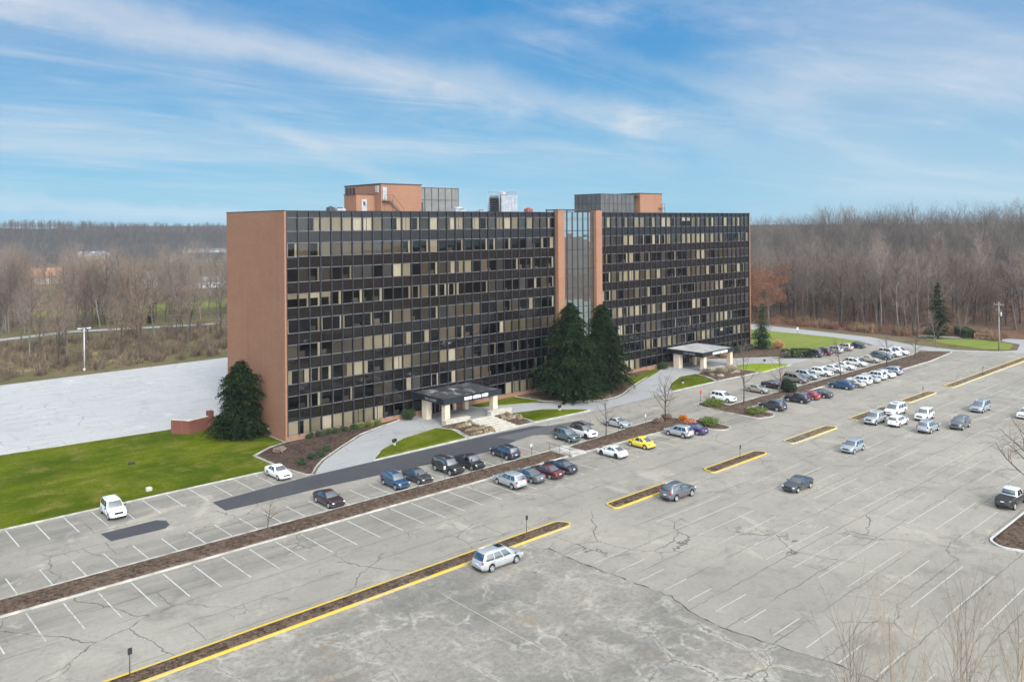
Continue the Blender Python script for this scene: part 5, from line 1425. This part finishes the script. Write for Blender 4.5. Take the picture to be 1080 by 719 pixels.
# trees dotted over the plain and the far ridge
mid, ridge = [], []
for k in range(900):
    b = -rv.uniform(14, 34); D = 480 + rv.random() * 800; an = R(YAW - b)
    x, y = CAM[0] + D * math.cos(an), CAM[1] + D * math.sin(an)
    mid.append((x, y, hz(x, y), rv.uniform(.5, .95)))
for k in range(1500):
    b = -rv.uniform(14, 34); D = 1330 + rv.random() * 420; an = R(YAW - b)
    x, y = CAM[0] + D * math.cos(an), CAM[1] + D * math.sin(an)
    ridge.append((x, y, hz(x, y), rv.uniform(.55, 1.15)))
FAR = dict(seg=[3, 3, 2], tip=[.4, .4, .4], wob=[.06, .15, .2], up=[.03, .1, .06], num=[12, 7], **{'from': [.2, .15]}, ang=[(28, 60), (28, 62)], len=[.40, .5], tap=[.5, .3], rad=[.8, .9], tl=1)
tree_proto('far1', 21, 15, .25, FAR, M['bark'], M['twig']); tree_proto('far2', 22, 13, .25, FAR, M['bark'], M['twig'])
scatter_mesh('plain_wood', ['far1', 'far2'], mid, [M['bark_dark'], M['bark']], seed=5, label='bare trees thinly spread over the plain beyond the valley houses', cat='woodland')
scatter_mesh('ridge_wood', ['far1', 'far2'], ridge, [M['bark_dark'], M['bark_dark']], seed=6, label='thin bare woodland along the far blue ridge on the left horizon', cat='woodland')
# wooded slopes behind the viewpoint, which the glass of the facade reflects
back = []
for k in range(420):
    b = rv.uniform(-75, 75) + 180; D = 120 + rv.random() ** 1.3 * 700; an = R(YAW - b)
    x, y = CAM[0] + D * math.cos(an), CAM[1] + D * math.sin(an)
    back.append((x, y, hz(x, y), rv.uniform(.7, 1.2)))
scatter_mesh('rear_wood', ['far1', 'far2'], back, [M['bark_dark'], M['twig_warm']], seed=8, label='bare woodland on the low ground behind the viewpoint', cat='woodland')

# --- russet tree at the wood edge: dry leaves still on it
def leaf_cloud(rnd, c, r, n, size, V, F, fill=.55):
    for k in range(n):
        while True:
            q = Vector((rnd.uniform(-1, 1), rnd.uniform(-1, 1), rnd.uniform(-1, 1)))
            if fill < q.length < 1: break
        p = Vector((c[0] + q.x * r[0], c[1] + q.y * r[1], c[2] + q.z * r[2]))
        u = Vector((rnd.gauss(0, 1), rnd.gauss(0, 1), rnd.gauss(0, 1))).normalized(); w = u.orthogonal().normalized()
        s_ = size * rnd.uniform(.6, 1.3); i = len(V)
        V += [p - u * s_, p + w * s_ * .6, p + u * s_, p - w * s_ * .6]; F.append((i, i+1, i+2, i+3))
def with_leaves(e, seed, clouds, size, n, mat, name='foliage', parent=None):
    rnd = random.Random(seed); V, F = [], []
    for c, r in clouds: leaf_cloud(rnd, c, r, n, size, V, F, .2)
    return np_mesh(name, np.array([tuple(v) for v in V], np.float32), np.array(F, np.int32), mat, e)
for (x, y, s_) in ((175.5, 24, 1.05), (178, 34, .9)):
    e = plant_tree('wood5', x, y, hz(x, y), s_, ('tall russet tree at the wood edge just right of the offices' if s_ > 1 else 'smaller russet tree behind the tall russet one at the wood edge'), None, name='russet_tree')
    rnd = random.Random(int(x))
    cl_ = [((rnd.gauss(0, 3.0), rnd.gauss(0, 3.0), rnd.uniform(6, 17)), (rnd.uniform(1.4, 2.6),) * 2 + (rnd.uniform(1, 1.8),)) for k in range(42)]
    with_leaves(e, 3, cl_, .20, 190, M['twig_russet'])

# --- conifers: whorls of drooping boughs hung with needle sprays
def conifer_mats(name, a, b):
    t = NT(name)
    oi = t.node('ShaderNodeNewGeometry')
    f = t.noise(.7, 4, .6)
    c = t.mix(t.ramp(f, .3, .7), a, b)
    c = t.mix(t.math('MULTIPLY', t.ramp(t.noise(1.7, 5, .7), .50, .68), .8), c, tuple(v * 2.6 for v in b))  # lit bough tips painted into the needle colour as lighter noise patches
    return t.principled(c, .85, .05)
M['needle_blue'] = conifer_mats('dark_green_needles', (.007, .015, .0055), (.018, .033, .011))
M['needle'] = conifer_mats('black_green_needles', (.006, .013, .0045), (.016, .029, .009))
M['needle_light'] = conifer_mats('mid_green_needles', (.020, .040, .018), (.035, .062, .025))
def conifer(x, y, H, Rr, seed, label, mat, base=.4, pw=.85, dens=1.0, fat=1.0, z=.1):
    e = empty('conifer_tree', (x, y, z)); tag(e, label, 'tree')
    rnd = random.Random(seed)
    m = MB(); m.tube((0, 0, -.2), (0, 0, H * .97), .02 * H, .012, 8); m.build('trunk', M['bark_dark'], e)
    V, F = [], []
    nz = int(H * 3.4 * dens)
    lobes = [[rnd.uniform(.62, 1.22) for _ in range(7)] for _ in range(9)]
    for i in range(nz):
        u = (i + rnd.random()) / nz
        zz_ = base + (H - base) * u ** 1.05
        r0 = Rr * max(.0, (1 - u)) ** pw + .12
        r0 *= min(1.0, .62 + u * 4.0) * (.80 + .28 * abs(math.sin(u * H * 1.15 + seed)))
        nb = max(5, int((7 + 8 * (1 - u)) * dens))
        for k in range(nb):
            an = 6.283 * (k + rnd.random() * .8) / nb + i * 1.3
            r = r0 * rnd.uniform(.66, 1.06) * lobes[int(u * 8.99)][int((an % 6.283) / 6.283 * 7) % 7]
            droop = rnd.uniform(.04, .20) * r
            d = Vector((math.cos(an), math.sin(an), 0)); s_ = Vector((-d.y, d.x, 0))
            ns = max(3, int(r * 3.6 * dens))
            for j in range(ns):
                f = (j + .6 + rnd.random() * .4) / ns
                p = Vector((0, 0, zz_)) + d * r * f + Vector((0, 0, .16 * r * math.sin(f * 3.1) - droop * f * f))
                w = fat * (.16 + .34 * (1 - f) ** .7) * (.5 + .25 * r ** .5)
                for q in range(4):
                    side = s_ * rnd.uniform(-1, 1) + d * rnd.uniform(.1, .9) + Vector((0, 0, rnd.uniform(-.55, .30)))
                    side.normalize()
                    up_ = Vector((rnd.gauss(0, .5), rnd.gauss(0, .5), 1)); t_ = side.cross(up_).normalized()
                    L = w * rnd.uniform(1.0, 1.9); hw = L * rnd.uniform(.16, .28)
                    b_ = p + Vector((rnd.gauss(0, .05), rnd.gauss(0, .05), rnd.gauss(0, .08)))
                    ii = len(V)
                    V += [b_, b_ + side * L * .5 + t_ * hw, b_ + side * L + Vector((0, 0, -.1 * L)), b_ + side * L * .5 - t_ * hw]
                    F.append((ii, ii+1, ii+2, ii+3))
    np_mesh('crown', np.array([tuple(v) for v in V], np.float32), np.array(F, np.int32), mat, e)
    return e
conifer(-3.7, 7.6, 11.3, 5.2, 1, 'broad dark conifer standing on the lawn against the brick end wall', M['needle'], .2, .46, 1.2, 1.15)
conifer(51.6, -8.6, 17.4, 7.3, 2, 'tallest dark conifer before the mirrored glazing, left one of the close pair', M['needle_blue'], .2, .56, 1.25, 1.1)
conifer(61.3, -7.6, 16.2, 6.2, 3, 'dark conifer before the mirrored glazing, right one of the close pair', M['needle_blue'], .2, .52, 1.25, 1.1)
conifer(126.8, -2.6, 11.6, 3.6, 4, 'slim green conifer at the far corner of the offices', M['needle_light'], .3, .85, .8)
conifer(178.5, -25.0, 15.2, 4.4, 5, 'lone dark conifer before the hillside wood near the exit road', M['needle'], .5, .72, .8, z=0)
conifer(36, 170, 6.0, 1.7, 6, 'small dark evergreen among the bare valley trees', M['needle'], .2, .85, .8, z=-.1)

# --- small bare trees on the strips
YOUNG = dict(seg=[6, 5, 4, 3], tip=[.3, .3, .3, .3], wob=[.05, .12, .16, .2], up=[.02, .05, .04, .02], num=[9, 6, 5], **{'from': [.30, .2, .2]},
             ang=[(30, 62), (30, 60), (25, 60)], len=[.52, .48, .5], tap=[.45, .3, .3], rad=[.5, .5, .5], tl=2)
tree_proto('young1', 31, 3.1, .055, YOUNG, M['bark_dark'], M['twig_warm'])
tree_proto('young2', 32, 5.6, .10, YOUNG, M['bark_dark'], M['twig'])
tree_proto('young3', 33, 9.2, .13, dict(YOUNG, ang=[(24, 50), (26, 55), (25, 60)]), M['bark_dark'], M['twig'])
tree_proto('young4', 34, 7.0, .14, dict(YOUNG, num=[11, 7, 6]), M['bark_dark'], M['twig_warm'])
plant_tree('young1', -18.0, -31.6, .15, 1.0, 'small bare sapling in the mulch strip below the dark lane', None, 'young_tree')
plant_tree('young2', 34.9, -31.8, .15, 1.0, 'bare young tree in the mulch strip above the white coupe', None, 'young_tree')
plant_tree('young4', 49.6, -31.4, .15, .9, 'bushy bare tree near the end of the nearer mulch strip, above the violet sedan', None, 'young_tree')
plant_tree('young3', 69.2, -33.4, .15, 1.0, 'tallest bare young tree, at the near end of the far mulch strip', None, 'young_tree')
plant_tree('young2', 81.5, -33.3, .15, 1.25, 'bare young tree beside the clipped green shrub of the far strip', None, 'young_tree')
plant_tree('young2', 105.6, -33.2, .15, 1.25, 'bare young tree among the white cars of the far strip', None, 'young_tree')
plant_tree('young2', 124.5, -34.4, .15, 1.1, 'bare young tree near the far end of the far mulch strip', None, 'young_tree')
plant_tree('young2', 139.0, -34.6, .15, 1.2, 'bare young tree before the white vans at the end of the far strip', None, 'young_tree')
plant_tree('wood5', 159.8, -31.6, .05, .52, 'round-crowned bare tree at the bend of the far road', None, 'bare_tree')
plant_tree('wood5', 184, -29, hz(184, -29), .45, 'low spreading bare tree right of the lone dark conifer', None, 'bare_tree')
plant_tree('young4', 51.2, -81.6, .1, 1.15, 'bare tree over the dark pickup at the right edge', None, 'bare_tree')
# saplings rising into the bottom right corner
SAP = dict(seg=[9, 6, 4], tip=[.2, .25, .3], wob=[.045, .09, .14], up=[.03, .10, .05], num=[20, 9], **{'from': [.45, .2]}, ang=[(14, 34), (20, 45)], len=[.30, .38], tap=[.5, .3], rad=[.42, .5], tl=1)
tree_proto('sap1', 41, 15, .065, SAP, M['twig_tan'], M['twig_tan']); tree_proto('sap2', 42, 14, .055, SAP, M['twig_tan'], M['twig_tan'])
for k, (x, y, H) in enumerate([(-20.3, -95.3, 15.2), (-21.4, -97.0, 16.6), (-20.8, -98.9, 16.3), (-16.1, -97.8, 15.9), (-21.3, -101.1, 17.0), (-17.2, -100.8, 16.0), (-16.8, -93.0, 11.5), (-24.8, -99.4, 16.6), (-19.2, -103.5, 16.4)]):
    plant_tree(('sap1', 'sap2')[k % 2], x, y, hz(x, y) - .1, H / (15 if k % 2 == 0 else 14) * .97, 'thin tan bare sapling rising at the bottom right corner', 'saplings at the bottom right corner', 'bare_sapling')

# --- shrubs and hedges
def leaf_mat(name, a, b):
    t = NT(name); f = t.noise(2.0, 4, .6)
    return t.principled(t.mix(t.ramp(f, .3, .7), a, b), .7, .2)
M['shrub'] = leaf_mat('dark_shrub_leaves', (.018, .035, .012), (.035, .060, .018))
M['shrub_bright'] = leaf_mat('yellow_green_shrub_leaves', (.055, .085, .010), (.10, .13, .018))
M['hedge'] = leaf_mat('clipped_hedge_leaves', (.012, .022, .012), (.022, .038, .018))
M['grass_orn'] = bark('orange_dry_grass', (.28, .15, .06), (.42, .25, .11))
def shrub(x, y, r, h, seed, label, mat, group=None, n=1700, name='shrub', z=.15, size=.11):
    rnd = random.Random(seed); V, F = [], []
    for k in range(7):
        a = rnd.uniform(0, 6.28); q = rnd.uniform(.2, .6)
        leaf_cloud(rnd, (q * r * math.cos(a), q * r * math.sin(a), h * rnd.uniform(.35, .6)), (r * rnd.uniform(.45, .65),) * 2 + (h * rnd.uniform(.35, .5),), n // 7, size, V, F, .55)
    V = [Vector((v.x, v.y, max(0.0, v.z))) for v in V]
    e = empty(name, (x, y, z)); tag(e, label, 'shrub', group)
    np_mesh('foliage', np.array([tuple(v) for v in V], np.float32), np.array(F, np.int32), mat, e)
    m = MB()
    for k in range(5):
        a = 1.26 * k; m.tube((0, 0, -.05), (r * .4 * math.cos(a), r * .4 * math.sin(a), h * .6), .03, .012, 5)
    m.build('stem', M['bark_dark'], e)
    return e
shrub(52.7, -37.6, 1.9, 1.2, 1, 'spreading yellow-green juniper at the rounded end of the nearer strip', M['shrub_bright'])
shrub(65.1, -30.2, 2.1, 1.2, 2, 'spreading green juniper at the upper corner of the far strip beside the white SUV', M['shrub_bright'])
shrub(65.0, -38.6, 1.9, 1.1, 3, 'spreading green juniper at the lower corner of the far strip beside the near-black SUV', M['shrub_bright'])
shrub(84.6, -33.4, 1.6, 2.7, 4, 'tall rounded dark green clipped shrub in the far strip', M['hedge'], n=6500)
for k, (x, y, lab) in enumerate([(50.6, -35.6, 'red-brown dry shrub left of the yellow-green juniper'), (52.2, -33.0, 'red-brown dry shrub behind the violet sedan, nearer the crossing'), (47.6, -31.6, 'low brown dry shrub under the bushy bare tree, left one'), (50.9, -30.6, 'low brown dry shrub under the bushy bare tree, right one')]):
    shrub(x, y, .95, 1.0, 20 + k, lab, M['twig_russet'] if k < 2 else M['twig_warm'], n=700)
for k in range(9):
    shrub(3.2 + k * 1.45 + (k % 3) * .1, -1.1, .72, .9, 40 + k, 'dark low shrub in the row along the brick base left of the nearer canopy', M['shrub'] if k < 6 else M['shrub_bright'], 'shrubs along the brick base', n=500)
for k, (x, y, r_, lab) in enumerate([(-3.6, -5.0, 1.1, 'dark low shrub in the planting bed nearest the brick corner'), (-1.6, -11.0, .9, 'dark low shrub in the planting bed by the white sedan, left one of three'), (-.2, -10.4, .8, 'dark low shrub in the planting bed by the white sedan, middle one of three'), (1.3, -9.3, .8, 'dark low shrub in the planting bed by the white sedan, right one of three'), (-4.0, -12.6, .7, 'small dark shrub in the planting bed beside the tail of the white sedan')]):
    shrub(x, y, r_, .9, 60 + k, lab, M['shrub'] if k else M['twig_warm'], n=500)
shrub(20.6, -1.5, 1.3, 1.8, 70, 'dark shrub beside the left rear column of the nearer canopy', M['shrub'])
shrub(88.2, -1.8, 1.5, 1.5, 71, 'dark shrub beside the left rear column of the far canopy', M['shrub'])
for k, (x, y, r_) in enumerate([(88.8, -12.6, 1.5), (91.8, -13.5, 1.6), (95.0, -14.8, 1.6), (97.0, -12.8, 1.2)]):
    shrub(x, y, r_, 1.3, 80 + k, 'dry tan shrub among the pale boulders before the far canopy', M['twig_tan'], 'dry shrubs before the far canopy', n=900)
shrub(131.0, -4.6, 1.6, 2.2, 90, 'tall orange dry ornamental grass at the corner of the far lawn', M['grass_orn'], name='ornamental_grass', size=.16)
shrub(109.5, -3.0, 1.1, 1.1, 91, 'orange dry ornamental grass behind the far canopy', M['grass_orn'], name='ornamental_grass', size=.14)
def hedge(name, x0, y0, x1, y1, w, h, label, seed, mat=None):
    e = empty(name, (x0, y0, .1)); tag(e, label, 'hedge')
    a = Vector((x1 - x0, y1 - y0)); L = a.length; d = a.normalized(); nn = Vector((-d.y, d.x)); rnd = random.Random(seed)
    V, F = [], []
    for k in range(int(L * w * 260)):
        s_, t_, z = rnd.random() * L, rnd.uniform(-w/2, w/2), rnd.random() * h
        f = rnd.randrange(4)
        if f == 0: z = h
        elif f == 1: t_ = -w / 2
        elif f == 2: t_ = w / 2
        else: s_ = rnd.choice((0, L))
        p = Vector((d.x * s_ + nn.x * t_, d.y * s_ + nn.y * t_, z)) + Vector((rnd.gauss(0, .06), rnd.gauss(0, .06), rnd.gauss(0, .06)))
        u = Vector((rnd.gauss(0, 1), rnd.gauss(0, 1), rnd.gauss(0, 1))).normalized(); q = u.orthogonal().normalized(); sz = rnd.uniform(.08, .16); i = len(V)
        V += [p - u * sz, p + q * sz * .7, p + u * sz, p - q * sz * .7]; F.append((i, i+1, i+2, i+3))
    np_mesh('foliage', np.array([tuple(v) for v in V], np.float32), np.array(F, np.int32), mat or M['hedge'], e)
    m = MB(); 
    for k in range(int(L * 1.5) + 1):
        q = d * min(L - .1, k / 1.5 + .1); m.tube((q.x, q.y, -.1), (q.x, q.y, h * .8), .04, .02, 5)
    m.build('stem', M['bark_dark'], e)
hedge('clipped_hedge', 119.4, -12.4, 121.0, -13.2, 1.7, 1.8, 'small dark clipped hedge block left of the long hedge at the far lawn', 1)
hedge('clipped_hedge', 121.6, -13.6, 124.6, -16.6, 2.0, 1.9, 'long dark clipped hedge beside the charcoal SUV at the far lawn', 2)
hedge('clipped_hedge', 110.0, -1.2, 123.6, -1.2, 1.5, 1.5, 'dark clipped hedge along the wall right of the far canopy', 3)
hedge('clipped_hedge', 184.0, -31.0, 192, -26, 3.0, 2.0, 'dark green hedge mass between the lone conifer and the exit road', 4, M['shrub'])
# ------------------------------------------------------------------ poles, signs, houses, small things
M['pole_wood'] = plain('weathered_pole_wood', (.26, .235, .205), .85, .2)
M['pole_steel'] = plain('pale_steel_pole', (.50, .50, .50), .45, .5, .3)
up = empty('utility_pole', (168.0, -43.2, 0)); tag(up, 'tall wooden utility pole beside the exit road at the right', 'utility pole')
m = MB(); m.tube((0, 0, -.3), (0, 0, 11.8), .17, .12, 10); m.build('pole', M['pole_wood'], up)
m = MB(); m.box((-.06, -1.1, 11.0), (.06, 1.1, 11.14)); m.box((-.06, -.8, 9.7), (.06, .8, 9.82)); m.build('crossarm', M['pole_wood'], up)
for y in (-1.0, -.4, .4, 1.0):
    m = MB(); m.lathe([(.05, 0), (.08, .06), (.04, .12), (.07, .18), (.02, .24)], 8, c=(0, y, 11.14)); m.build('insulator', M['stone_white'], up)
m = MB(); m.lathe([(.24, 8.3), (.26, 8.4), (.26, 9.2), (.2, 9.32)], 12, c=(.0, -.42, 0)); m.build('transformer', M['galv'], up)
m = MB()
for y, z in ((-1.0, 11.4), (1.0, 11.4), (-.4, 11.4)):
    pts = [Vector((0, y, z)).lerp(Vector((46, y - 60, z + 1)), k / 12) - Vector((0, 0, 1.6 * math.sin(math.pi * k / 12))) for k in range(13)]
    for a, b in zip(pts, pts[1:]): m.tube(a, b, .012, .012, 4, cap=False)
m.build('wire', M['trim'], up)
lp = empty('light_pole', (-5.2, 86.4, 0)); tag(lp, 'pale steel light pole with two lamp heads behind the pale side lot', 'light pole')
m = MB(); m.tube((0, 0, -.2), (0, 0, 9.6), .15, .10, 10); m.tube((0, 0, 0), (0, 0, .6), .28, .28, 12); m.build('pole', M['pole_steel'], lp)
for sg in (-1, 1):
    m = MB(); m.bevbox((sg * .95 - .42, -.22, 9.35), (sg * .95 + .42, .22, 9.6), .05); m.tube((0, 0, 9.5), (sg * .6, 0, 9.5), .05, .05, 6); m.build('lamp_head', M['pole_steel'], lp)

def post_sign(x, y, h, label, plate=None, mat=None, facing=0.0, z=.1):
    s = empty('sign_post', (x, y, z), R(facing)); tag(s, label, 'sign post')
    m = MB(); m.tube((0, 0, -.15), (0, 0, h), .035, .035, 6); m.build('post', M['rail'], s)
    w, hh = plate or (.30, .45)
    m = MB(); m.bevbox((-w/2, -.06, h - hh), (w/2, -.036, h + .02), .006); m.build('sign_plate', mat or M['trim'], s)
    return s
M['sign_red'] = plain('red_sign_face', (.50, .02, .025), .4)
M['sign_white'] = plain('white_sign_face', (.68, .69, .68), .5)
post_sign(-37.3, -50.4, 1.95, 'thin dark sign post in the long yellow kerbed island near the bottom edge')
post_sign(1.2, -50.6, 1.95, 'thin dark sign post at the rounded end of the long yellow kerbed island')
post_sign(40.3, -50.9, 1.9, 'thin dark sign post in the short island behind the dark grey SUV')
post_sign(98.0, -52.2, 1.9, 'thin dark sign post in the worn island right of the white minivan')
post_sign(128, -52.4, 1.9, 'thin dark sign post in the longest worn island on the right')
post_sign(66.4, -26.4, 1.9, 'small red sign on a post at the corner of the far strip', (.5, .55), M['sign_red'])
rs = random.Random(6)
for k, (x, lab) in enumerate([(1.8, 'thin sign post in the mulch strip between the blue SUV and the charcoal sedan'), (5.9, 'thin sign post in the mulch strip right of the charcoal sedan'), (10.2, 'thin sign post in the mulch strip between the two black trucks'), (15.4, 'thin sign post in the mulch strip right of the black pickup'), (20.8, 'thin sign post in the mulch strip just left of the walkway'), (32.2, 'thin sign post in the mulch strip between the dark grey and the white SUV'), (39.0, 'thin sign post in the mulch strip left of the silver sedan'), (45.6, 'thin sign post in the mulch strip right of the silver sedan')]):
    post_sign(x, -30.7, 1.75, lab, (.30, .42), M['sign_white'] if k % 3 == 1 else M['trim'], 180)
def lawn_light(x, y, label, z=.15):
    s = empty('lawn_light', (x, y, z), R(20)); tag(s, label, 'lawn light')
    m = MB(); m.bevbox((-.16, -.16, -.1), (.16, .16, .55), .03); m.build('base', M['stone_white'], s)
    m = MB(); m.bevbox((-.36, -.2, .62), (.36, .2, 1.05), .05); m.tube((0, 0, .55), (0, 0, .64), .05, .05, 8); m.build('lamp_head', M['trim'], s)
lawn_light(10.0, -13.4, 'dark lawn floodlight on a pale stub left of the nearer canopy')
lawn_light(42.6, -14.6, 'dark lawn floodlight on a pale stub right of the nearer canopy')
lawn_light(108.4, -14.2, 'dark lawn floodlight on the yellow-green lawn before the far canopy')
lawn_light(76.5, -15.2, 'dark lawn floodlight on the lawn left of the far canopy')
m = MB(); m.bevbox((-22.9, -9.4, .05), (-22.2, -8.8, .5), .08); tag(m.build('utility_box', M['stone_white']), 'small pale utility box on the lawn near its kerb', 'utility box')
m = MB(); m.lathe([(.45, 0), (.45, .16), (.40, .2)], 14, c=(-20.5, 4.0, .08)); tag(m.build('manhole_cover', M['trim']), 'dark round drain cover in the middle of the lawn', 'drain cover')
M['wood_frame'] = plain('brown_timber', (.30, .17, .10), .8)
m = MB()
for a in range(2):
    for b in range(2): m.tube((183.5 + a * .4, -32.5 - b * 4.2, hz(184, -34)), (183.5 + a * .4, -32.5 - b * 4.2, hz(184, -34) + 1.7), .09, .09, 6)
for a in range(2):
    m.box((183.42 + a * .4, -36.8, hz(184, -34) + 1.6), (183.58 + a * .4, -32.4, hz(184, -34) + 1.75)); m.box((183.42 + a * .4, -36.8, hz(184, -34) + .7), (183.58 + a * .4, -32.4, hz(184, -34) + .82))
tag(m.build('timber_fence', M['wood_frame']), 'short brown timber fence beyond the exit road at the wood edge', 'fence')
post_sign(158.3, 5.0, 2.0, 'small pale sign on a post beside the far road across the lawn', (.5, .7), M['sign_white'], -60)

# houses and sheds of the valley
M['siding_white'] = plain('white_siding', (.50, .51, .52), .7, .2, var=.06)
M['siding_tan'] = plain('tan_siding', (.34, .27, .20), .7, .2, var=.1)
M['shingle_grey'] = plain('grey_roof_shingles', (.17, .175, .18), .85, .2)
M['shingle_brown'] = plain('orange_brown_roof_shingles', (.36, .185, .11), .85, .2)
M['metal_pale'] = plain('pale_metal_cladding', (.36, .38, .40), .6, .3, var=.08)
def house(x, y, w, d, h, rh, ang, label, wall, roof, win=True, name='house', cat='house'):
    z = hz(x, y); e = empty(name, (x, y, z), R(ang)); tag(e, label, cat)
    m = MB(); m.box((-w/2, -d/2, -.5), (w/2, d/2, h)); 
    m.face([(-w/2, -d/2, h), (-w/2, d/2, h), (-w/2, 0, h + rh)][::-1]); m.face([(w/2, -d/2, h), (w/2, d/2, h), (w/2, 0, h + rh)]); m.build('wall', wall, e)
    m = MB(); o_ = .5
    for sg in (-1, 1):
        a = [(-w/2 - o_, sg * (d/2 + o_), h - .25), (w/2 + o_, sg * (d/2 + o_), h - .25), (w/2 + o_, 0, h + rh + .1), (-w/2 - o_, 0, h + rh + .1)]
        m.loft([a, [(p[0], p[1], p[2] + .18) for p in a]], 0, cap0=True, cap1=True)
    m.build('roof', roof, e)
    if win:
        for k in range(max(2, int(w / 3))):
            xx = -w/2 + (k + .5) * w / max(2, int(w / 3))
            for lv in range(1 if h < 4 else 2):
                m = MB(); m.box((xx - .5, -d/2 - .05, 1 + lv * 2.7), (xx + .5, -d/2 + .05, 2.3 + lv * 2.7)); m.box((xx - .6, -d/2 - .04, .9 + lv * 2.7), (xx + .6, -d/2 + .02, 2.4 + lv * 2.7), 1); m.build('window', [M['car_glass'], M['sign_white']], e)
house(66, 458, 24, 11, 5.0, 4.5, 15, 'low house with an orange-brown roof seen through the valley trees at the left', M['siding_tan'], M['shingle_brown'])
house(101, 379, 12, 8, 5.6, 3.4, 20, 'white gabled house with a grey roof among the valley trees', M['siding_white'], M['shingle_grey'])
house(128, 350, 20, 8, 3.6, 2.4, -15, 'long low white house beside the brick end wall of the offices', M['siding_white'], M['shingle_grey'])
house(150, 630, 16, 9, 4, 3.0, 0, 'house with a brown roof in the middle of the plain', M['siding_tan'], M['shingle_brown'])
house(190, 800, 24, 12, 5, 3, 20, 'grey-roofed house far out in the plain', M['siding_tan'], M['shingle_grey'])
house(225, 950, 30, 20, 4, 1.5, -22, 'small pale warehouse below the far ridge', M['metal_pale'], M['metal_pale'], False, 'warehouse', 'warehouse')
house(372, 960, 70, 26, 3.6, 1.5, -22, 'long grey-white warehouse below the far ridge, beside the brick end wall', M['metal_pale'], M['shingle_grey'], False, 'warehouse', 'warehouse')
vx, vy = np.meshgrid(np.linspace(18, 132, 30), np.linspace(222, 264, 14))
vi = np.arange(vx.size).reshape(vx.shape)
vl = np_mesh('valley_lawn', np.stack([vx, vy, height(vx, vy) + .12], -1).reshape(-1, 3), np.stack([vi[:-1, :-1], vi[:-1, 1:], vi[1:, 1:], vi[1:, :-1]], -1).reshape(-1, 4), M['lawn_far'], smooth=True)
tag(vl, kind='structure')

# ------------------------------------------------------------------ the air
m = MB(); m.box((-900, -900, -34), (900, 2050, 62))
hz_o = m.build('haze', bpy.data.materials.new('thin_air')); tag(hz_o, kind='stuff', label='thin pale haze filling the air over the whole scene', cat='haze')
hm = hz_o.data.materials[0]; hm.use_nodes = True; hm.node_tree.nodes.clear()
ho = hm.node_tree.nodes.new('ShaderNodeOutputMaterial'); hv = hm.node_tree.nodes.new('ShaderNodeVolumePrincipled')
hv.inputs['Color'].default_value = (.72, .82, .95, 1); hv.inputs['Density'].default_value = 0.00010
hm.node_tree.links.new(hv.outputs[0], ho.inputs['Volume'])
